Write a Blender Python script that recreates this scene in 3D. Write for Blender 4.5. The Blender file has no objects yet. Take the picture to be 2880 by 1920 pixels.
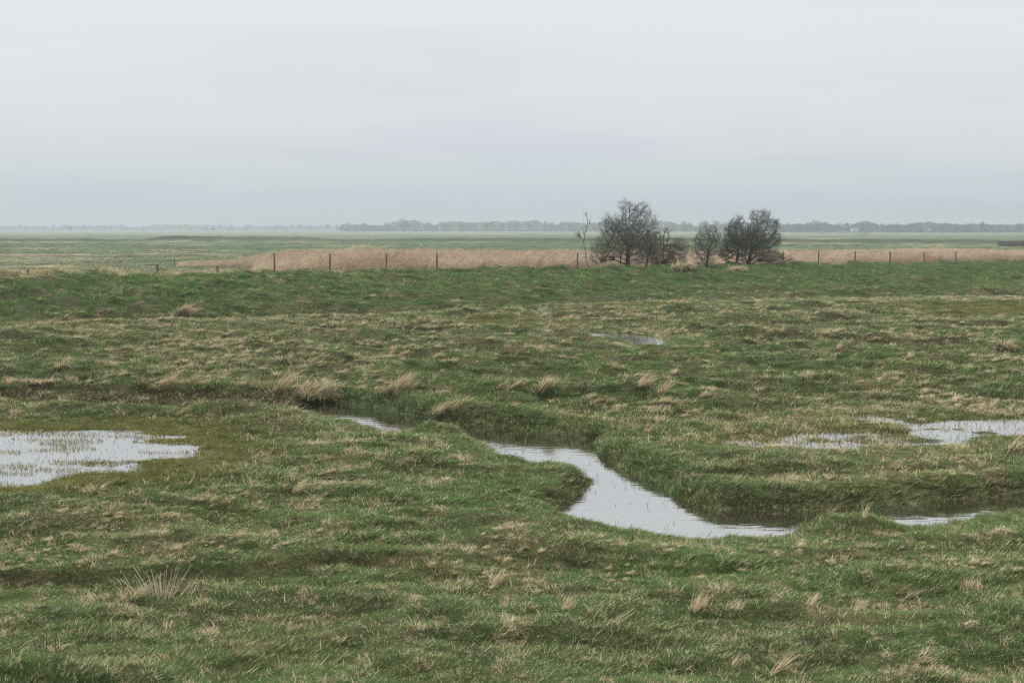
import bpy, math, random
import numpy as np
from mathutils import Vector, Euler

# ------------------------------------------------------------------ camera, sky, sun, exposure
SC = bpy.context.scene
COL = SC.collection
F, CX, CY, HORIZ = 3267.0, 1176.0, 784.0, 524.0      # lens in units of a 2352 px wide frame
CAMZ = 4.2
PITCH = math.atan((CY - HORIZ) / F)
cam_d = bpy.data.cameras.new('camera')
cam = bpy.data.objects.new('camera', cam_d); COL.objects.link(cam)
cam_d.sensor_width = 36.0; cam_d.lens = 36.0 * F / 2352.0
cam_d.clip_start = 0.1; cam_d.clip_end = 30000
cam.location = (0, 0, CAMZ); cam.rotation_euler = (math.pi / 2 - PITCH, 0, 0)
SC.camera = cam

SUN_EL, SUN_AZ = math.radians(40), math.radians(-75)   # azimuth from +Y towards +X
world = bpy.data.worlds.new('World'); SC.world = world; world.use_nodes = True
world.cycles.sampling_method = 'NONE'     # an even overcast needs no importance map
nt = world.node_tree; nt.nodes.clear()
def N(tree, t, **kw):
    n = tree.nodes.new(t)
    for k, v in kw.items(): setattr(n, k, v)
    return n
def math_n(tree, op, a, b=None, c=None, clamp=False):
    n = tree.nodes.new('ShaderNodeMath'); n.operation = op; n.use_clamp = clamp
    for i, s in enumerate((a, b, c)):
        if s is None: continue
        if isinstance(s, (int, float)): n.inputs[i].default_value = s
        else: tree.links.new(s, n.inputs[i])
    return n.outputs[0]
def mix_c(tree, fac, a, b, blend='MIX'):
    n = tree.nodes.new('ShaderNodeMix'); n.data_type = 'RGBA'; n.blend_type = blend
    for s, i in ((fac, 0), (a, 6), (b, 7)):
        if isinstance(s, (int, float)): n.inputs[i].default_value = s
        elif isinstance(s, tuple): n.inputs[i].default_value = (*s, 1) if len(s) == 3 else s
        else: tree.links.new(s, n.inputs[i])
    return n.outputs[2]
def ramp(tree, fac, stops, interp='LINEAR'):
    n = tree.nodes.new('ShaderNodeValToRGB'); n.color_ramp.interpolation = interp
    e = n.color_ramp.elements
    while len(e) < len(stops): e.new(0.5)
    for el, (p, c) in zip(e, stops):
        el.position = p; el.color = (*c, 1)
    tree.links.new(fac, n.inputs[0]); return n.outputs[0]
def sky_nodes():
    L = nt.links.new
    tc = N(nt, 'ShaderNodeTexCoord'); sep = N(nt, 'ShaderNodeSeparateXYZ'); L(tc.outputs['Generated'], sep.inputs[0])
    z = math_n(nt, 'MAXIMUM', sep.outputs[2], 0.0)
    grad = ramp(nt, z, [(0.0, (.55, .605, .66)), (0.03, (.65, .695, .74)), (0.075, (.755, .785, .82)), (0.16, (.83, .848, .875)), (0.3, (1.05, 1.05, 1.06)), (0.6, (1.55, 1.53, 1.51)), (1.0, (1.85, 1.82, 1.79))])
    zz = math_n(nt, 'ADD', z, 0.12)
    px = math_n(nt, 'DIVIDE', sep.outputs[0], zz); py = math_n(nt, 'DIVIDE', sep.outputs[1], zz)
    cmb = N(nt, 'ShaderNodeCombineXYZ'); L(px, cmb.inputs[0]); L(py, cmb.inputs[1])
    mp = N(nt, 'ShaderNodeMapping'); mp.inputs['Scale'].default_value = (.85, 1.1, 1); mp.inputs['Location'].default_value = (3.1, 1.7, 0); mp.inputs['Rotation'].default_value = (0, 0, .25); L(cmb.outputs[0], mp.inputs[0])
    no = N(nt, 'ShaderNodeTexNoise'); no.inputs['Scale'].default_value = 1.0; no.inputs['Detail'].default_value = 5; no.inputs['Roughness'].default_value = .5; no.inputs['Distortion'].default_value = .5
    L(mp.outputs[0], no.inputs[0])
    cl = ramp(nt, no.outputs[0], [(.3, (.95, .957, .968)), (.55, (1, 1, 1)), (.75, (1.035, 1.033, 1.03))], 'EASE')
    c = mix_c(nt, 1.0, grad, cl, 'MULTIPLY')
    sky = N(nt, 'ShaderNodeTexSky'); sky.sky_type = 'NISHITA'; sky.sun_disc = False
    sky.sun_elevation = SUN_EL; sky.sun_rotation = SUN_AZ
    b1 = N(nt, 'ShaderNodeBackground'); b1.inputs[1].default_value = 0.05; L(sky.outputs[0], b1.inputs[0])
    b2 = N(nt, 'ShaderNodeBackground'); b2.inputs[1].default_value = 1.0; L(c, b2.inputs[0])
    mx = N(nt, 'ShaderNodeMixShader'); mx.inputs[0].default_value = .95     # overcast: the cloud deck covers nearly all of the clear sky
    L(b1.outputs[0], mx.inputs[1]); L(b2.outputs[0], mx.inputs[2])
    out = N(nt, 'ShaderNodeOutputWorld'); L(mx.outputs[0], out.inputs[0])
sky_nodes()
sun_d = bpy.data.lights.new('sun', 'SUN'); sun_d.energy = 1.5; sun_d.angle = math.radians(10); sun_d.color = (1, .97, .92)
sun = bpy.data.objects.new('sun', sun_d); COL.objects.link(sun)
sd = Vector((math.sin(SUN_AZ) * math.cos(SUN_EL), math.cos(SUN_AZ) * math.cos(SUN_EL), math.sin(SUN_EL)))
sun.rotation_euler = (-sd).to_track_quat('-Z', 'Y').to_euler(); sun.location = (-60, 20, 60)
SC.view_settings.view_transform = 'Standard'; SC.view_settings.look = 'None'
SC.view_settings.exposure = 0.0; SC.view_settings.gamma = 1.0; SC.view_settings.use_curve_mapping = False
SC.render.engine = 'CYCLES'
cy = SC.cycles
cy.max_bounces = 5; cy.diffuse_bounces = 4; cy.glossy_bounces = 3; cy.transmission_bounces = 3; cy.transparent_max_bounces = 8; cy.volume_bounces = 1
cy.use_denoising = True
cy.denoiser = 'OPENIMAGEDENOISE'; cy.denoising_prefilter = 'NONE'; cy.denoising_input_passes = 'RGB_ALBEDO_NORMAL'
cy.filter_width = 1.35; cy.use_adaptive_sampling = False

# ------------------------------------------------------------------ helpers
RNG = np.random.default_rng(7)
random.seed(7)
def uv_to_xy(u, v, z=0.0):
    dx, dy = (u - CX) / F, (CY - v) / F
    cp, sp = math.cos(PITCH), math.sin(PITCH)
    X, Y, Z = dx, cp + dy * sp, -sp + dy * cp
    t = (z - CAMZ) / Z
    return X * t, Y * t
def xy_to_uv(x, y, z=0.0):
    cp, sp = math.cos(PITCH), math.sin(PITCH)
    zr = z - CAMZ
    d = y * cp - zr * sp; up = y * sp + zr * cp
    d = np.maximum(d, .5)
    return CX + F * x / d, CY - F * up / d
def _h(i, j, s):
    n = (i.astype(np.int64) * 374761393 + j.astype(np.int64) * 668265263 + s * 1274126177) & 0xffffffff
    n = ((n ^ (n >> 13)) * 1274126177) & 0xffffffff
    n = (n ^ (n >> 16)) & 0xffffff
    return n / float(0xffffff)
def vn(x, y, s=0):
    x = np.asarray(x, float); y = np.asarray(y, float)
    i = np.floor(x); j = np.floor(y); fx = x - i; fy = y - j
    fx = fx * fx * fx * (fx * (fx * 6 - 15) + 10); fy = fy * fy * fy * (fy * (fy * 6 - 15) + 10)
    a, b, c, d = _h(i, j, s), _h(i + 1, j, s), _h(i, j + 1, s), _h(i + 1, j + 1, s)
    return (a + (b - a) * fx) * (1 - fy) + (c + (d - c) * fx) * fy
def fbm(x, y, s=0, o=4):
    t = 0; a = 1.0; n = 0
    for k in range(o):
        t = t + a * vn(x * 1.0, y * 1.0, s + k * 17); n += a
        x, y = (x * .8 - y * .6) * 2.03 + 3.7, (x * .6 + y * .8) * 2.03 + 1.3; a *= .5
    return t / n
def sst(a, b, x):
    t = np.clip((x - a) / (b - a), 0, 1); return t * t * (3 - 2 * t)
def sdf_poly(px, py, poly):
    P = np.asarray(poly, float); x = np.asarray(px, float).ravel(); y = np.asarray(py, float).ravel()
    best = np.full(x.shape, 1e18); ins = np.zeros(x.shape, bool)
    m = len(P)
    for i in range(m):
        a = P[i]; b = P[(i + 1) % m]; e = b - a; l = max((e ** 2).sum(), 1e-9)
        t = np.clip(((x - a[0]) * e[0] + (y - a[1]) * e[1]) / l, 0, 1)
        best = np.minimum(best, (x - a[0] - t * e[0]) ** 2 + (y - a[1] - t * e[1]) ** 2)
        c = (a[1] > y) != (b[1] > y)
        if c.any():
            xc = e[0] * (y - a[1]) / (e[1] if abs(e[1]) > 1e-12 else 1e-12) + a[0]
            ins ^= c & (x < xc)
    d = np.sqrt(best); d[ins] *= -1
    return d.reshape(np.shape(px))
def near_sdf(x, y, poly, pad=6.0):
    """sdf, exact only within pad of the polygon's box"""
    P = np.asarray(poly); x = np.asarray(x, float); y = np.asarray(y, float)
    out = np.full(x.shape, 99.0)
    m = (x > P[:, 0].min() - pad) & (x < P[:, 0].max() + pad) & (y > P[:, 1].min() - pad) & (y < P[:, 1].max() + pad)
    if m.any(): out[m] = sdf_poly(x[m], y[m], P)
    return out
def mk_mesh(name, V, Q, mats=None, attrs=None, smooth=False, mat_idx=None):
    V = np.asarray(V, np.float32); Q = np.asarray(Q, np.int32); k = Q.shape[1]
    me = bpy.data.meshes.new(name)
    me.vertices.add(len(V)); me.vertices.foreach_set('co', V.ravel())
    me.loops.add(Q.size); me.loops.foreach_set('vertex_index', Q.ravel())
    me.polygons.add(len(Q)); me.polygons.foreach_set('loop_start', np.arange(0, Q.size, k, dtype=np.int32))
    if smooth: me.polygons.foreach_set('use_smooth', np.ones(len(Q), bool))
    for m in mats or []: me.materials.append(m)
    if mat_idx is not None: me.polygons.foreach_set('material_index', np.asarray(mat_idx, np.int32))
    for an, a in (attrs or {}).items():
        a = np.asarray(a, np.float32)
        t = me.attributes.new(an, 'FLOAT_VECTOR' if a.ndim == 2 else 'FLOAT', 'POINT')
        t.data.foreach_set('vector' if a.ndim == 2 else 'value', a.ravel())
    me.update(calc_edges=True); me.validate()
    return me
def link(name, me, parent=None, loc=None):
    o = bpy.data.objects.new(name, me); COL.objects.link(o)
    if parent: o.parent = parent
    if loc is not None: o.location = loc
    return o
def tag(o, label=None, cat=None, group=None, kind=None):
    if label: o['label'] = label
    if cat: o['category'] = cat
    if group: o['group'] = group
    if kind: o['kind'] = kind
    return o
def empty(name, loc, label, cat, group=None):
    o = bpy.data.objects.new(name, None); COL.objects.link(o); o.location = loc; o.empty_display_size = .2
    return tag(o, label, cat, group)

# ------------------------------------------------------------------ layout of the marsh (metres), read off the photograph's ground plane
ZW = -0.36        # creek water
creek_far = [(-420, 918), (-40, 915), (130, 917), (300, 920), (440, 922), (560, 923), (690, 927), (764, 925), (822, 930), (914, 946), (938, 951), (1012, 967), (1067, 974), (1116, 978), (1177, 983), (1238, 991), (1299, 999), (1369, 1012), (1390, 1028), (1383, 1043), (1392, 1053), (1433, 1071), (1491, 1095), (1538, 1108), (1546, 1132), (1585, 1158), (1655, 1169), (1757, 1171), (1851, 1173), (1954, 1165), (2064, 1157), (2167, 1147), (2331, 1138), (2520, 1128), (2900, 1110)]
creek_near = [(2900, 1124), (2520, 1148), (2331, 1157), (2282, 1161), (2146, 1189), (2085, 1188), (2070, 1177), (2030, 1176), (1930, 1180), (1870, 1180), (1831, 1198), (1736, 1210), (1680, 1216), (1655, 1227), (1552, 1224), (1491, 1212), (1388, 1200), (1360, 1195), (1293, 1180), (1272, 1172)]
creek_bay = [(1266, 1164), (1299, 1147), (1338, 1122), (1354, 1108)]      # the far shore of the little bay under the point
creek_tip = [(1354, 1100, -.34), (1335, 1089, -.26), (1284, 1067, -.14), (1223, 1052, -.03)]
creek_near2 = [ (1190, 1038), (1159, 1033), (1116, 1006), (1091, 990), (1062, 979), (985, 968), (940, 976), (893, 977), (841, 966), (812, 954), (786, 952), (758, 942), (700, 938), (560, 930), (470, 931), (330, 927), (130, 922), (-40, 918), (-420, 922)]
def poly_xy(pts, z, dy=0.0):
    return [(x, y + dy) for x, y in (uv_to_xy(u, v, z) for u, v in pts)]
CREEK = poly_xy(creek_far, ZW) + [(x_, y_ + (.72 if 1260 < u_ < 1700 else .38)) for (u_, v_) in creek_near for (x_, y_) in [uv_to_xy(u_, v_, .05)]] + poly_xy(creek_bay, ZW) + [uv_to_xy(*p_) for p_ in creek_tip] + poly_xy(creek_near2, 0.05, .38)
POND = poly_xy([(-300, 990), (-40, 981), (20, 983), (133, 985), (187, 981), (313, 980), (330, 988), (433, 996), (405, 1003), (423, 1012), (470, 1027), (433, 1034), (445, 1045), (380, 1053), (372, 1076), (267, 1079), (150, 1086), (100, 1105), (20, 1112), (-80, 1118), (-300, 1120)], 0)
FLOODS = [poly_xy(p, 0) for p in (
    [(1823, 990), (1900, 985), (2044, 991), (2065, 1003), (2100, 1000), (2104, 1014), (2044, 1019), (1921, 1022), (1790, 1017), (1798, 1003)],
    [(2085, 974), (2187, 959), (2339, 957), (2520, 958), (2520, 990), (2339, 997), (2215, 1000), (2200, 1016), (2110, 1016), (2077, 1001), (2102, 989)],
    [(1937, 954), (2019, 951), (2060, 960), (2080, 968), (2027, 966), (1962, 962)],
    [(1672, 1002), (1722, 996), (1742, 1008), (1800, 1011), (1745, 1021), (1680, 1020)],
    [(1740, 1012), (1800, 1006), (1850, 1016), (1990, 1021), (1960, 1027), (1850, 1024), (1780, 1020)])]
DITCH = poly_xy([(1170, 752), (1260, 757), (1330, 762), (1420, 767), (1485, 773), (1512, 780), (1518, 792), (1502, 802), (1482, 808), (1465, 805), (1470, 796), (1440, 787), (1380, 779), (1330, 775), (1262, 768), (1170, 757)], -.12)
ZD = -0.075
ZP = -0.045       # standing water on the turf
LEDGES = [([(-100, 800), (20, 792), (200, 800), (400, 778), (560, 784), (700, 772), (900, 770), (1120, 762)], .16), ([(420, 842), (600, 828), (760, 838), (900, 822), (1100, 806), (1300, 812), (1470, 826)], .14),
    ([(1560, 742), (1700, 732), (1840, 748), (1960, 738), (2100, 752), (2360, 752), (2600, 750)], .20), ([(1640, 806), (1800, 792), (1960, 786), (2120, 800), (2240, 795), (2360, 806), (2600, 800)], .18),
    ([(1390, 893), (1560, 902), (1700, 893), (1900, 888), (2060, 902), (2220, 896), (2400, 905)], .16), ([(880, 898), (960, 918), (1080, 940), (1200, 952), (1330, 985), (1430, 1010)], .12),
    ([(-100, 1240), (180, 1225), (420, 1238), (700, 1218), (900, 1226)], .08), ([(980, 1268), (1180, 1246), (1330, 1262), (1600, 1280)], .09), ([(-50, 1370), (240, 1356), (520, 1372), (780, 1362)], .07), ([(1900, 1400), (2100, 1388), (2300, 1406), (2500, 1400)], .07)]
LEDGES = [(np.array([uv_to_xy(u_, v_) for u_, v_ in L_]), h_) for L_, h_ in LEDGES]
def ledge_fields(x, y):
    """rise of the small eroded steps and closeness to their lips"""
    dz = np.zeros_like(x); lip = np.zeros_like(x); face = np.zeros_like(x)
    wob = .9 * (fbm(x / 2.2, x * 0 + 3., 181, 3) - .5)
    for L_, h_ in LEDGES:
        yl = np.interp(x, L_[:, 0], L_[:, 1]) + wob * (y / 30)
        end = sst(L_[0, 0], L_[0, 0] + 2.5, x) * (1 - sst(L_[-1, 0] - 2.5, L_[-1, 0], x)) * sst(.25, .5, vn(x / 2.8, x * 0 + L_[0, 1], 182))
        d = (y - yl) / (y / 28) ** .5
        dz += end * h_ * (sst(-.16, .16, d) * np.exp(-np.maximum(d, 0) / 1.6) - .5 * np.exp(-((d + .45) / .5) ** 2))
        lip = np.maximum(lip, end * np.exp(-((d - .25) / .42) ** 2)); face = np.maximum(face, end * np.exp(-((d + .03) / .17) ** 2))
    return dz, lip, face
U0, U1 = -1176 / F, 1176 / F
TK = np.array([-.9, -.354, -.176, -.054, .07, .222, .353, .9])
FOOT = np.array([50., 64, 68, 74.6, 82.7, 87, 92.5, 112])
fence_k, fence_b = .83, 102.4
def crest_y(t):      # fence line Y = 102.4 + .83 X on the ray X = t Y
    return fence_b / (1 - fence_k * np.clip(t, -1.2, .75))
CZ_T = np.array([-1.2, -.354, -.167, .046, .19, .312, .9]); CZ_Z = np.array([1.6, 1.42, 1.2, .96, .84, .62, .2])
def bank_param(x, y):
    t = x / np.maximum(y, 1)
    return (y - np.interp(t, TK, FOOT)) / (crest_y(t) - np.interp(t, TK, FOOT)), np.interp(t, CZ_T, CZ_Z), t
def ell(u, v, cu, cv, ru, rv):
    return np.exp(-(((u - cu) / ru) ** 2 + ((v - cv) / rv) ** 2))
def ridge_params(x, y):
    t = x / np.maximum(y, 1)
    yr = np.interp(t, [-.6, -.354, .0, .353, .6], [495, 478, 440, 385, 350])
    return t, yr
def fields(x, y):
    """height and the zones of the marsh at world points"""
    x = np.asarray(x, float); y = np.asarray(y, float)
    u, v = xy_to_uv(x, y)
    r = np.hypot(x, y)
    nearm = 1 - sst(120, 200, r)
    e = .10 * (vn(x / .55, y / .55, 3) - .5) + .07 * (vn(x / .22, y / .22, 4) - .5)
    dc = near_sdf(x, y, CREEK) + e * 1.6
    dp = near_sdf(x, y, POND)
    df = np.minimum.reduce([near_sdf(x, y, p) for p in FLOODS])
    dd = near_sdf(x, y, DITCH) + e * 1.5
    s, cz, t = bank_param(x, y)
    front = (y > 20)
    # flats: mossy hollows
    moss = np.maximum.reduce([1 - sst(.2, 2.0, dp * 1.0), 1.15 * ell(u, v, 2290, 713, 260, 15), .9 * ell(u, v, 1420, 703, 150, 6), .9 * ell(u, v, 1120, 740, 170, 9), .75 * ell(u, v, 1180, 755, 120, 6), .5 * (1 - sst(.1, 1.6, df))])
    moss = np.clip(moss, 0, 1) * (y > 8)
    damp = 1 - .95 * np.clip(np.maximum.reduce([moss, 1 - sst(.3, 2.6, dp), 1 - sst(.3, 2.4, df), .85 * (1 - sst(.6, 2.2, dc)), .9 * (1 - sst(.8, 2.6, dd))]), 0, 1)
    mac = (.18 + .14 * sst(24, 45, r)) * (fbm(x / 8, y / 8, 11, 3) - .5) * nearm + .5 * (fbm(x / 60, y / 60, 12, 3) - .5) * (1 - nearm)
    hm = fbm(x / .95, y / .75, 21, 3); hm = np.maximum(hm - .40, 0)
    hm2 = fbm(x / 2.6, y / 1.9, 22, 3); hm2 = np.maximum(hm2 - .5, 0)
    damp = damp * (1 - .75 * np.exp(-((s + .13) / .12) ** 2) * front)
    z = (mac + (hm * (.40 + .22 * sst(20, 40, r)) + hm2 * (.22 + .68 * sst(22, 45, r)) - .06) * nearm) * damp
    # narrow eroded steps that cross the marsh
    st = fbm(x / 14 + .3, y / 5.0, 31, 4); step = sst(.50, .53, st) - .5
    z = z + .16 * step * damp * nearm * (s < .05)
    ldz, lip, face = ledge_fields(x, y)
    z = z + ldz * nearm * (y > 8)
    # bank
    sc = np.clip(s, 0, 1)
    prof = 1 - (1 - sc) ** 2.6
    prof = prof * sst(0, .12, sc) ** .5
    back = 1 - sst(0.0, 9.0, (y - crest_y(t)))
    onb = (s > 0) & front
    bz = cz * prof * back * (1 + .16 * (fbm(x / 5, y / 4, 41, 3) - .5)) + (.50 * (fbm(x / 2.3, y / 1.7, 42, 3) - .5)) * sst(0, .2, sc) * back
    z = np.where(onb, z * (.8 + .2 * back) + bz, z)
    z = z - .25 * sst(8, 16, y - crest_y(t)) * (s > 1) - .22 * np.exp(-((s + .03) / .06) ** 2) * front
    # far ridge with eroded face
    tr, yr = ridge_params(x, y)
    amp = np.interp(tr, [-.6, -.30, -.262, -.243, -.2, -.15, -.12, -.04, .05, .12, .2, .28, .36, .6], [.8, .8, .5, 1.55, 1.25, 1.55, .75, 1.15, 1.1, 1.3, 1.25, 1.1, 1.15, 1.]) * (.9 + .55 * fbm(tr * 40, y * 0, 51, 3))
    q = (y - yr)
    rid = np.where(q < 0, np.exp(-(q / 5.5) ** 2), np.exp(-(q / 16) ** 2))
    z = z + amp * rid * (y > 250) + .35 * rid * (fbm(x / 4, y / 4, 52, 3) - .5) * (y > 250)
    for (cu, cv, wu, hz) in ((1221, 539, 26, 1.6), (1982, 539, 26, 1.5), (2000, 537, 16, 1.3)):
        mx, my = uv_to_xy(cu, cv); wm = wu / F * my
        z = z + hz * np.exp(-((x - mx) / wm) ** 2 - ((y - my) / 12) ** 2)
    # standing water hollows
    pn = .062 * (fbm(x / 1.7, y / .6, 61, 4) - .5) * 2
    pz = ZP - .035 + pn
    z = np.where(dp < .8, z * sst(-.1, .8, dp) + (pz + .02 * sst(-.9, -.0, dp)) * (1 - sst(-.1, .5, dp)), z)
    fz = ZP - .026 + .085 * (fbm(x / .9, y / .6, 62, 4) - .5) * 2
    z = np.where(df < .8, z * sst(-.1, .8, df) + fz * (1 - sst(-.1, .45, df)), z)
    # creek and ditch
    wbank = .30 + .22 * vn(x / 1.7, y / 1.7, 71)
    bed = ZW - .03 - np.minimum(np.maximum(-dc, 0) * .5, .4)
    dryd = 1 - sst(650, 735, u + 30 * (vn(x, y, 72) - .5)); bed = bed * (1 - dryd) + (ZW + .13 + .10 * vn(x / .5, y / .5, 73)) * dryd
    rise = sst(0, 1, dc / wbank) ** .8
    foot_ = (ZW - .03) * (1 - dryd) + (ZW + .15) * dryd
    z = np.where(dc < 0, bed, np.where(dc < wbank, foot_ * (1 - rise) + z * rise, z))
    cn = near_sdf(x, y + .4, CREEK) < dc
    z = z - np.where(cn, .11, .02) * (1 - sst(.4, 1.8, dc)) * (dc > .25)
    for (mu, mv, mw, mh) in ((1895, 1190, .5, .06), (1945, 1186, .6, .08), (2000, 1182, .5, .08), (975, 972, .3, .05), (1005, 974, .45, .14), (1040, 978, .35, .09), (800, 948, .2, .08), (1500, 818, .8, .06), (1442, 781, .9, .17), (1305, 767, .6, .12), (1220, 760, .9, .14)):
        mx, my = uv_to_xy(mu, mv); z = z + mh * np.exp(-((x - mx) / mw) ** 2 - ((y - my + .15) / (mw * .9)) ** 2) * (dc > .02) * (dd > .02)
    bedd = ZD - .04 - np.minimum(np.maximum(-dd, 0) * .3, .25)
    rs = sst(0, 1, dd / .9)
    z = np.where(dd < 0, bedd, np.where(dd < .9, (ZD - .04) * (1 - rs) + z * rs, z))
    return dict(dryd=dryd, lip=lip, face=face, x=x, y=y, z=z, u=u, v=v, dc=dc, dp=dp, df=df, dd=dd, s=s, t=t, moss=moss, hm=hm + hm2, step=step, rid=rid * (y > 250), q=q, tr=tr, r=r, wbank=wbank)
def hz_at(x, y):
    return float(fields(np.array([x]), np.array([y]))['z'][0])
def spot(u, v):
    """world point of the ground seen at a photograph point: march along the line of sight"""
    x1, y1 = uv_to_xy(u, v, CAMZ - 1.0); q = np.geomspace(max(2.2, 10 / y1), 700 / y1, 2600)
    f = fields(x1 * q, y1 * q); hit = np.nonzero(f['z'] >= CAMZ - q)[0]
    i = hit[0] if len(hit) else len(q) - 1
    return float(x1 * q[i]), float(y1 * q[i]), float(f['z'][i])

# ------------------------------------------------------------------ materials
def new_mat(name):
    m = bpy.data.materials.new(name); m.use_nodes = True; m.node_tree.nodes.clear(); return m, m.node_tree
def leafy_out(T, col, trans=.13, rough=.0):
    L = T.links.new
    d = N(T, 'ShaderNodeBsdfDiffuse'); L(col, d.inputs[0])
    t = N(T, 'ShaderNodeBsdfTranslucent'); L(col, t.inputs[0])
    mx = N(T, 'ShaderNodeMixShader'); mx.inputs[0].default_value = trans; L(d.outputs[0], mx.inputs[1]); L(t.outputs[0], mx.inputs[2])
    o = N(T, 'ShaderNodeOutputMaterial'); L(mx.outputs[0], o.inputs[0])
def attr(T, name, kind='GEOMETRY'):
    a = N(T, 'ShaderNodeAttribute'); a.attribute_name = name; a.attribute_type = kind; return a
STRAW_A, STRAW_B = (.78, .67, .46), (.42, .32, .19)
def blade_mat(name, instanced=True, green=(.08, .12, .04)):
    """green or dead blades: each blade's own random number against the plant's dryness"""
    m, T = new_mat(name); L = T.links.new
    rnd = attr(T, 'rnd').outputs['Fac']; rn2 = attr(T, 'rnd2').outputs['Fac']
    if instanced:
        dry = attr(T, 'dry', 'INSTANCER').outputs['Fac']; g = attr(T, 'col', 'INSTANCER').outputs['Color']
    else:
        dry = attr(T, 'dry').outputs['Fac']; g = attr(T, 'col').outputs['Color']
    isdry = math_n(T, 'LESS_THAN', rnd, dry)
    st = mix_c(T, rn2, STRAW_B, STRAW_A)
    gv = mix_c(T, math_n(T, 'MULTIPLY', rn2, .5), g, (.13, .155, .05))
    leafy_out(T, mix_c(T, isdry, gv, st)); return m
def ground_mat():
    m, T = new_mat('marsh_ground'); L = T.links.new
    g = attr(T, 'gcol').outputs['Color']
    tc = N(T, 'ShaderNodeNewGeometry')
    def noise(scale, det=5, sx=1., sy=1.):
        mp = N(T, 'ShaderNodeMapping'); mp.inputs['Scale'].default_value = (sx, sy, 1); L(tc.outputs['Position'], mp.inputs[0])
        n = N(T, 'ShaderNodeTexNoise'); n.inputs['Scale'].default_value = scale; n.inputs['Detail'].default_value = det; n.inputs['Roughness'].default_value = .62; L(mp.outputs[0], n.inputs[0]); return n.outputs[0]
    n1 = ramp(T, noise(3.2), [(.3, (.55, .58, .55)), (.7, (1.45, 1.4, 1.35))])
    n2 = ramp(T, noise(.35, 6, .5, 1.), [(.35, (.72, .75, .72)), (.65, (1.3, 1.25, 1.2))])
    n3 = ramp(T, noise(26, 4), [(.32, (.55, .55, .55)), (.68, (1.5, 1.5, 1.48))])
    c = mix_c(T, 1., mix_c(T, 1., mix_c(T, 1., g, n1, 'MULTIPLY'), n2, 'MULTIPLY'), n3, 'MULTIPLY')
    d = N(T, 'ShaderNodeBsdfPrincipled'); L(c, d.inputs['Base Color']); d.inputs['Roughness'].default_value = .9; d.inputs['Specular IOR Level'].default_value = .15
    bmp = N(T, 'ShaderNodeBump'); bmp.inputs['Strength'].default_value = .7; bmp.inputs['Distance'].default_value = .06; L(noise(14, 4), bmp.inputs['Height']); L(bmp.outputs[0], d.inputs['Normal'])
    o = N(T, 'ShaderNodeOutputMaterial'); L(d.outputs[0], o.inputs[0]); return m
def water_mat(name, rip=.02, scale=(3., 9.), mud=(.035, .032, .022)):
    m, T = new_mat(name); L = T.links.new
    geo = N(T, 'ShaderNodeNewGeometry')
    mp = N(T, 'ShaderNodeMapping'); mp.inputs['Scale'].default_value = (scale[0], scale[1], 1); L(geo.outputs['Position'], mp.inputs[0])
    n = N(T, 'ShaderNodeTexNoise'); n.inputs['Scale'].default_value = 1.; n.inputs['Detail'].default_value = 3; L(mp.outputs[0], n.inputs[0])
    b = N(T, 'ShaderNodeBump'); b.inputs['Strength'].default_value = 1.; b.inputs['Distance'].default_value = rip; L(n.outputs[0], b.inputs['Height'])
    p = N(T, 'ShaderNodeBsdfDiffuse'); p.inputs[0].default_value = (*mud, 1)
    gl = N(T, 'ShaderNodeBsdfGlossy'); gl.inputs['Color'].default_value = (.94, .955, .955, 1); gl.inputs['Roughness'].default_value = .035; L(b.outputs[0], gl.inputs['Normal'])
    fr = N(T, 'ShaderNodeFresnel'); fr.inputs[0].default_value = 1.33
    fac = math_n(T, 'MULTIPLY_ADD', fr.outputs[0], .55, .50, True)
    mx = N(T, 'ShaderNodeMixShader'); L(fac, mx.inputs[0]); L(p.outputs[0], mx.inputs[1]); L(gl.outputs[0], mx.inputs[2])
    o = N(T, 'ShaderNodeOutputMaterial'); L(mx.outputs[0], o.inputs[0]); return m
def plain_mat(name, c1, c2, scale=8., rough=.85, spec=.2, stretch=(1, 1, 1), bump=.0):
    m, T = new_mat(name); L = T.links.new
    tc = N(T, 'ShaderNodeTexCoord'); mp = N(T, 'ShaderNodeMapping'); mp.inputs['Scale'].default_value = stretch; L(tc.outputs['Object'], mp.inputs[0])
    n = N(T, 'ShaderNodeTexNoise'); n.inputs['Scale'].default_value = scale; n.inputs['Detail'].default_value = 5; L(mp.outputs[0], n.inputs[0])
    c = ramp(T, n.outputs[0], [(.32, c1), (.68, c2)])
    p = N(T, 'ShaderNodeBsdfPrincipled'); L(c, p.inputs['Base Color']); p.inputs['Roughness'].default_value = rough; p.inputs['Specular IOR Level'].default_value = spec
    if bump:
        b = N(T, 'ShaderNodeBump'); b.inputs['Distance'].default_value = bump; L(n.outputs[0], b.inputs['Height']); L(b.outputs[0], p.inputs['Normal'])
    o = N(T, 'ShaderNodeOutputMaterial'); L(p.outputs[0], o.inputs[0]); return m
M_GROUND = ground_mat()
M_GRASS = blade_mat('grass_blades'); M_TUSS = blade_mat('tussock_blades', False)
M_CREEK = water_mat('creek_water', .004, (2.2, 5.)); M_POND = water_mat('pond_water', .0015, (3, 8)); 
M_BARK = plain_mat('hawthorn_bark', (.035, .03, .026), (.085, .078, .062), 9, .9, .2, (1, 1, .3), .02)
M_TWIG = plain_mat('hawthorn_twigs', (.060, .058, .042), (.150, .145, .098), 1.5)
M_BUD = plain_mat('hawthorn_buds', (.05, .062, .028), (.10, .11, .05), 4)
M_POST = plain_mat('weathered_post', (.07, .062, .045), (.17, .145, .09), 7, .9, .2, (1, 1, .25), .01)
M_FAR = plain_mat('far_winter_trees', (.045, .05, .045), (.085, .085, .072), .3)
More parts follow.
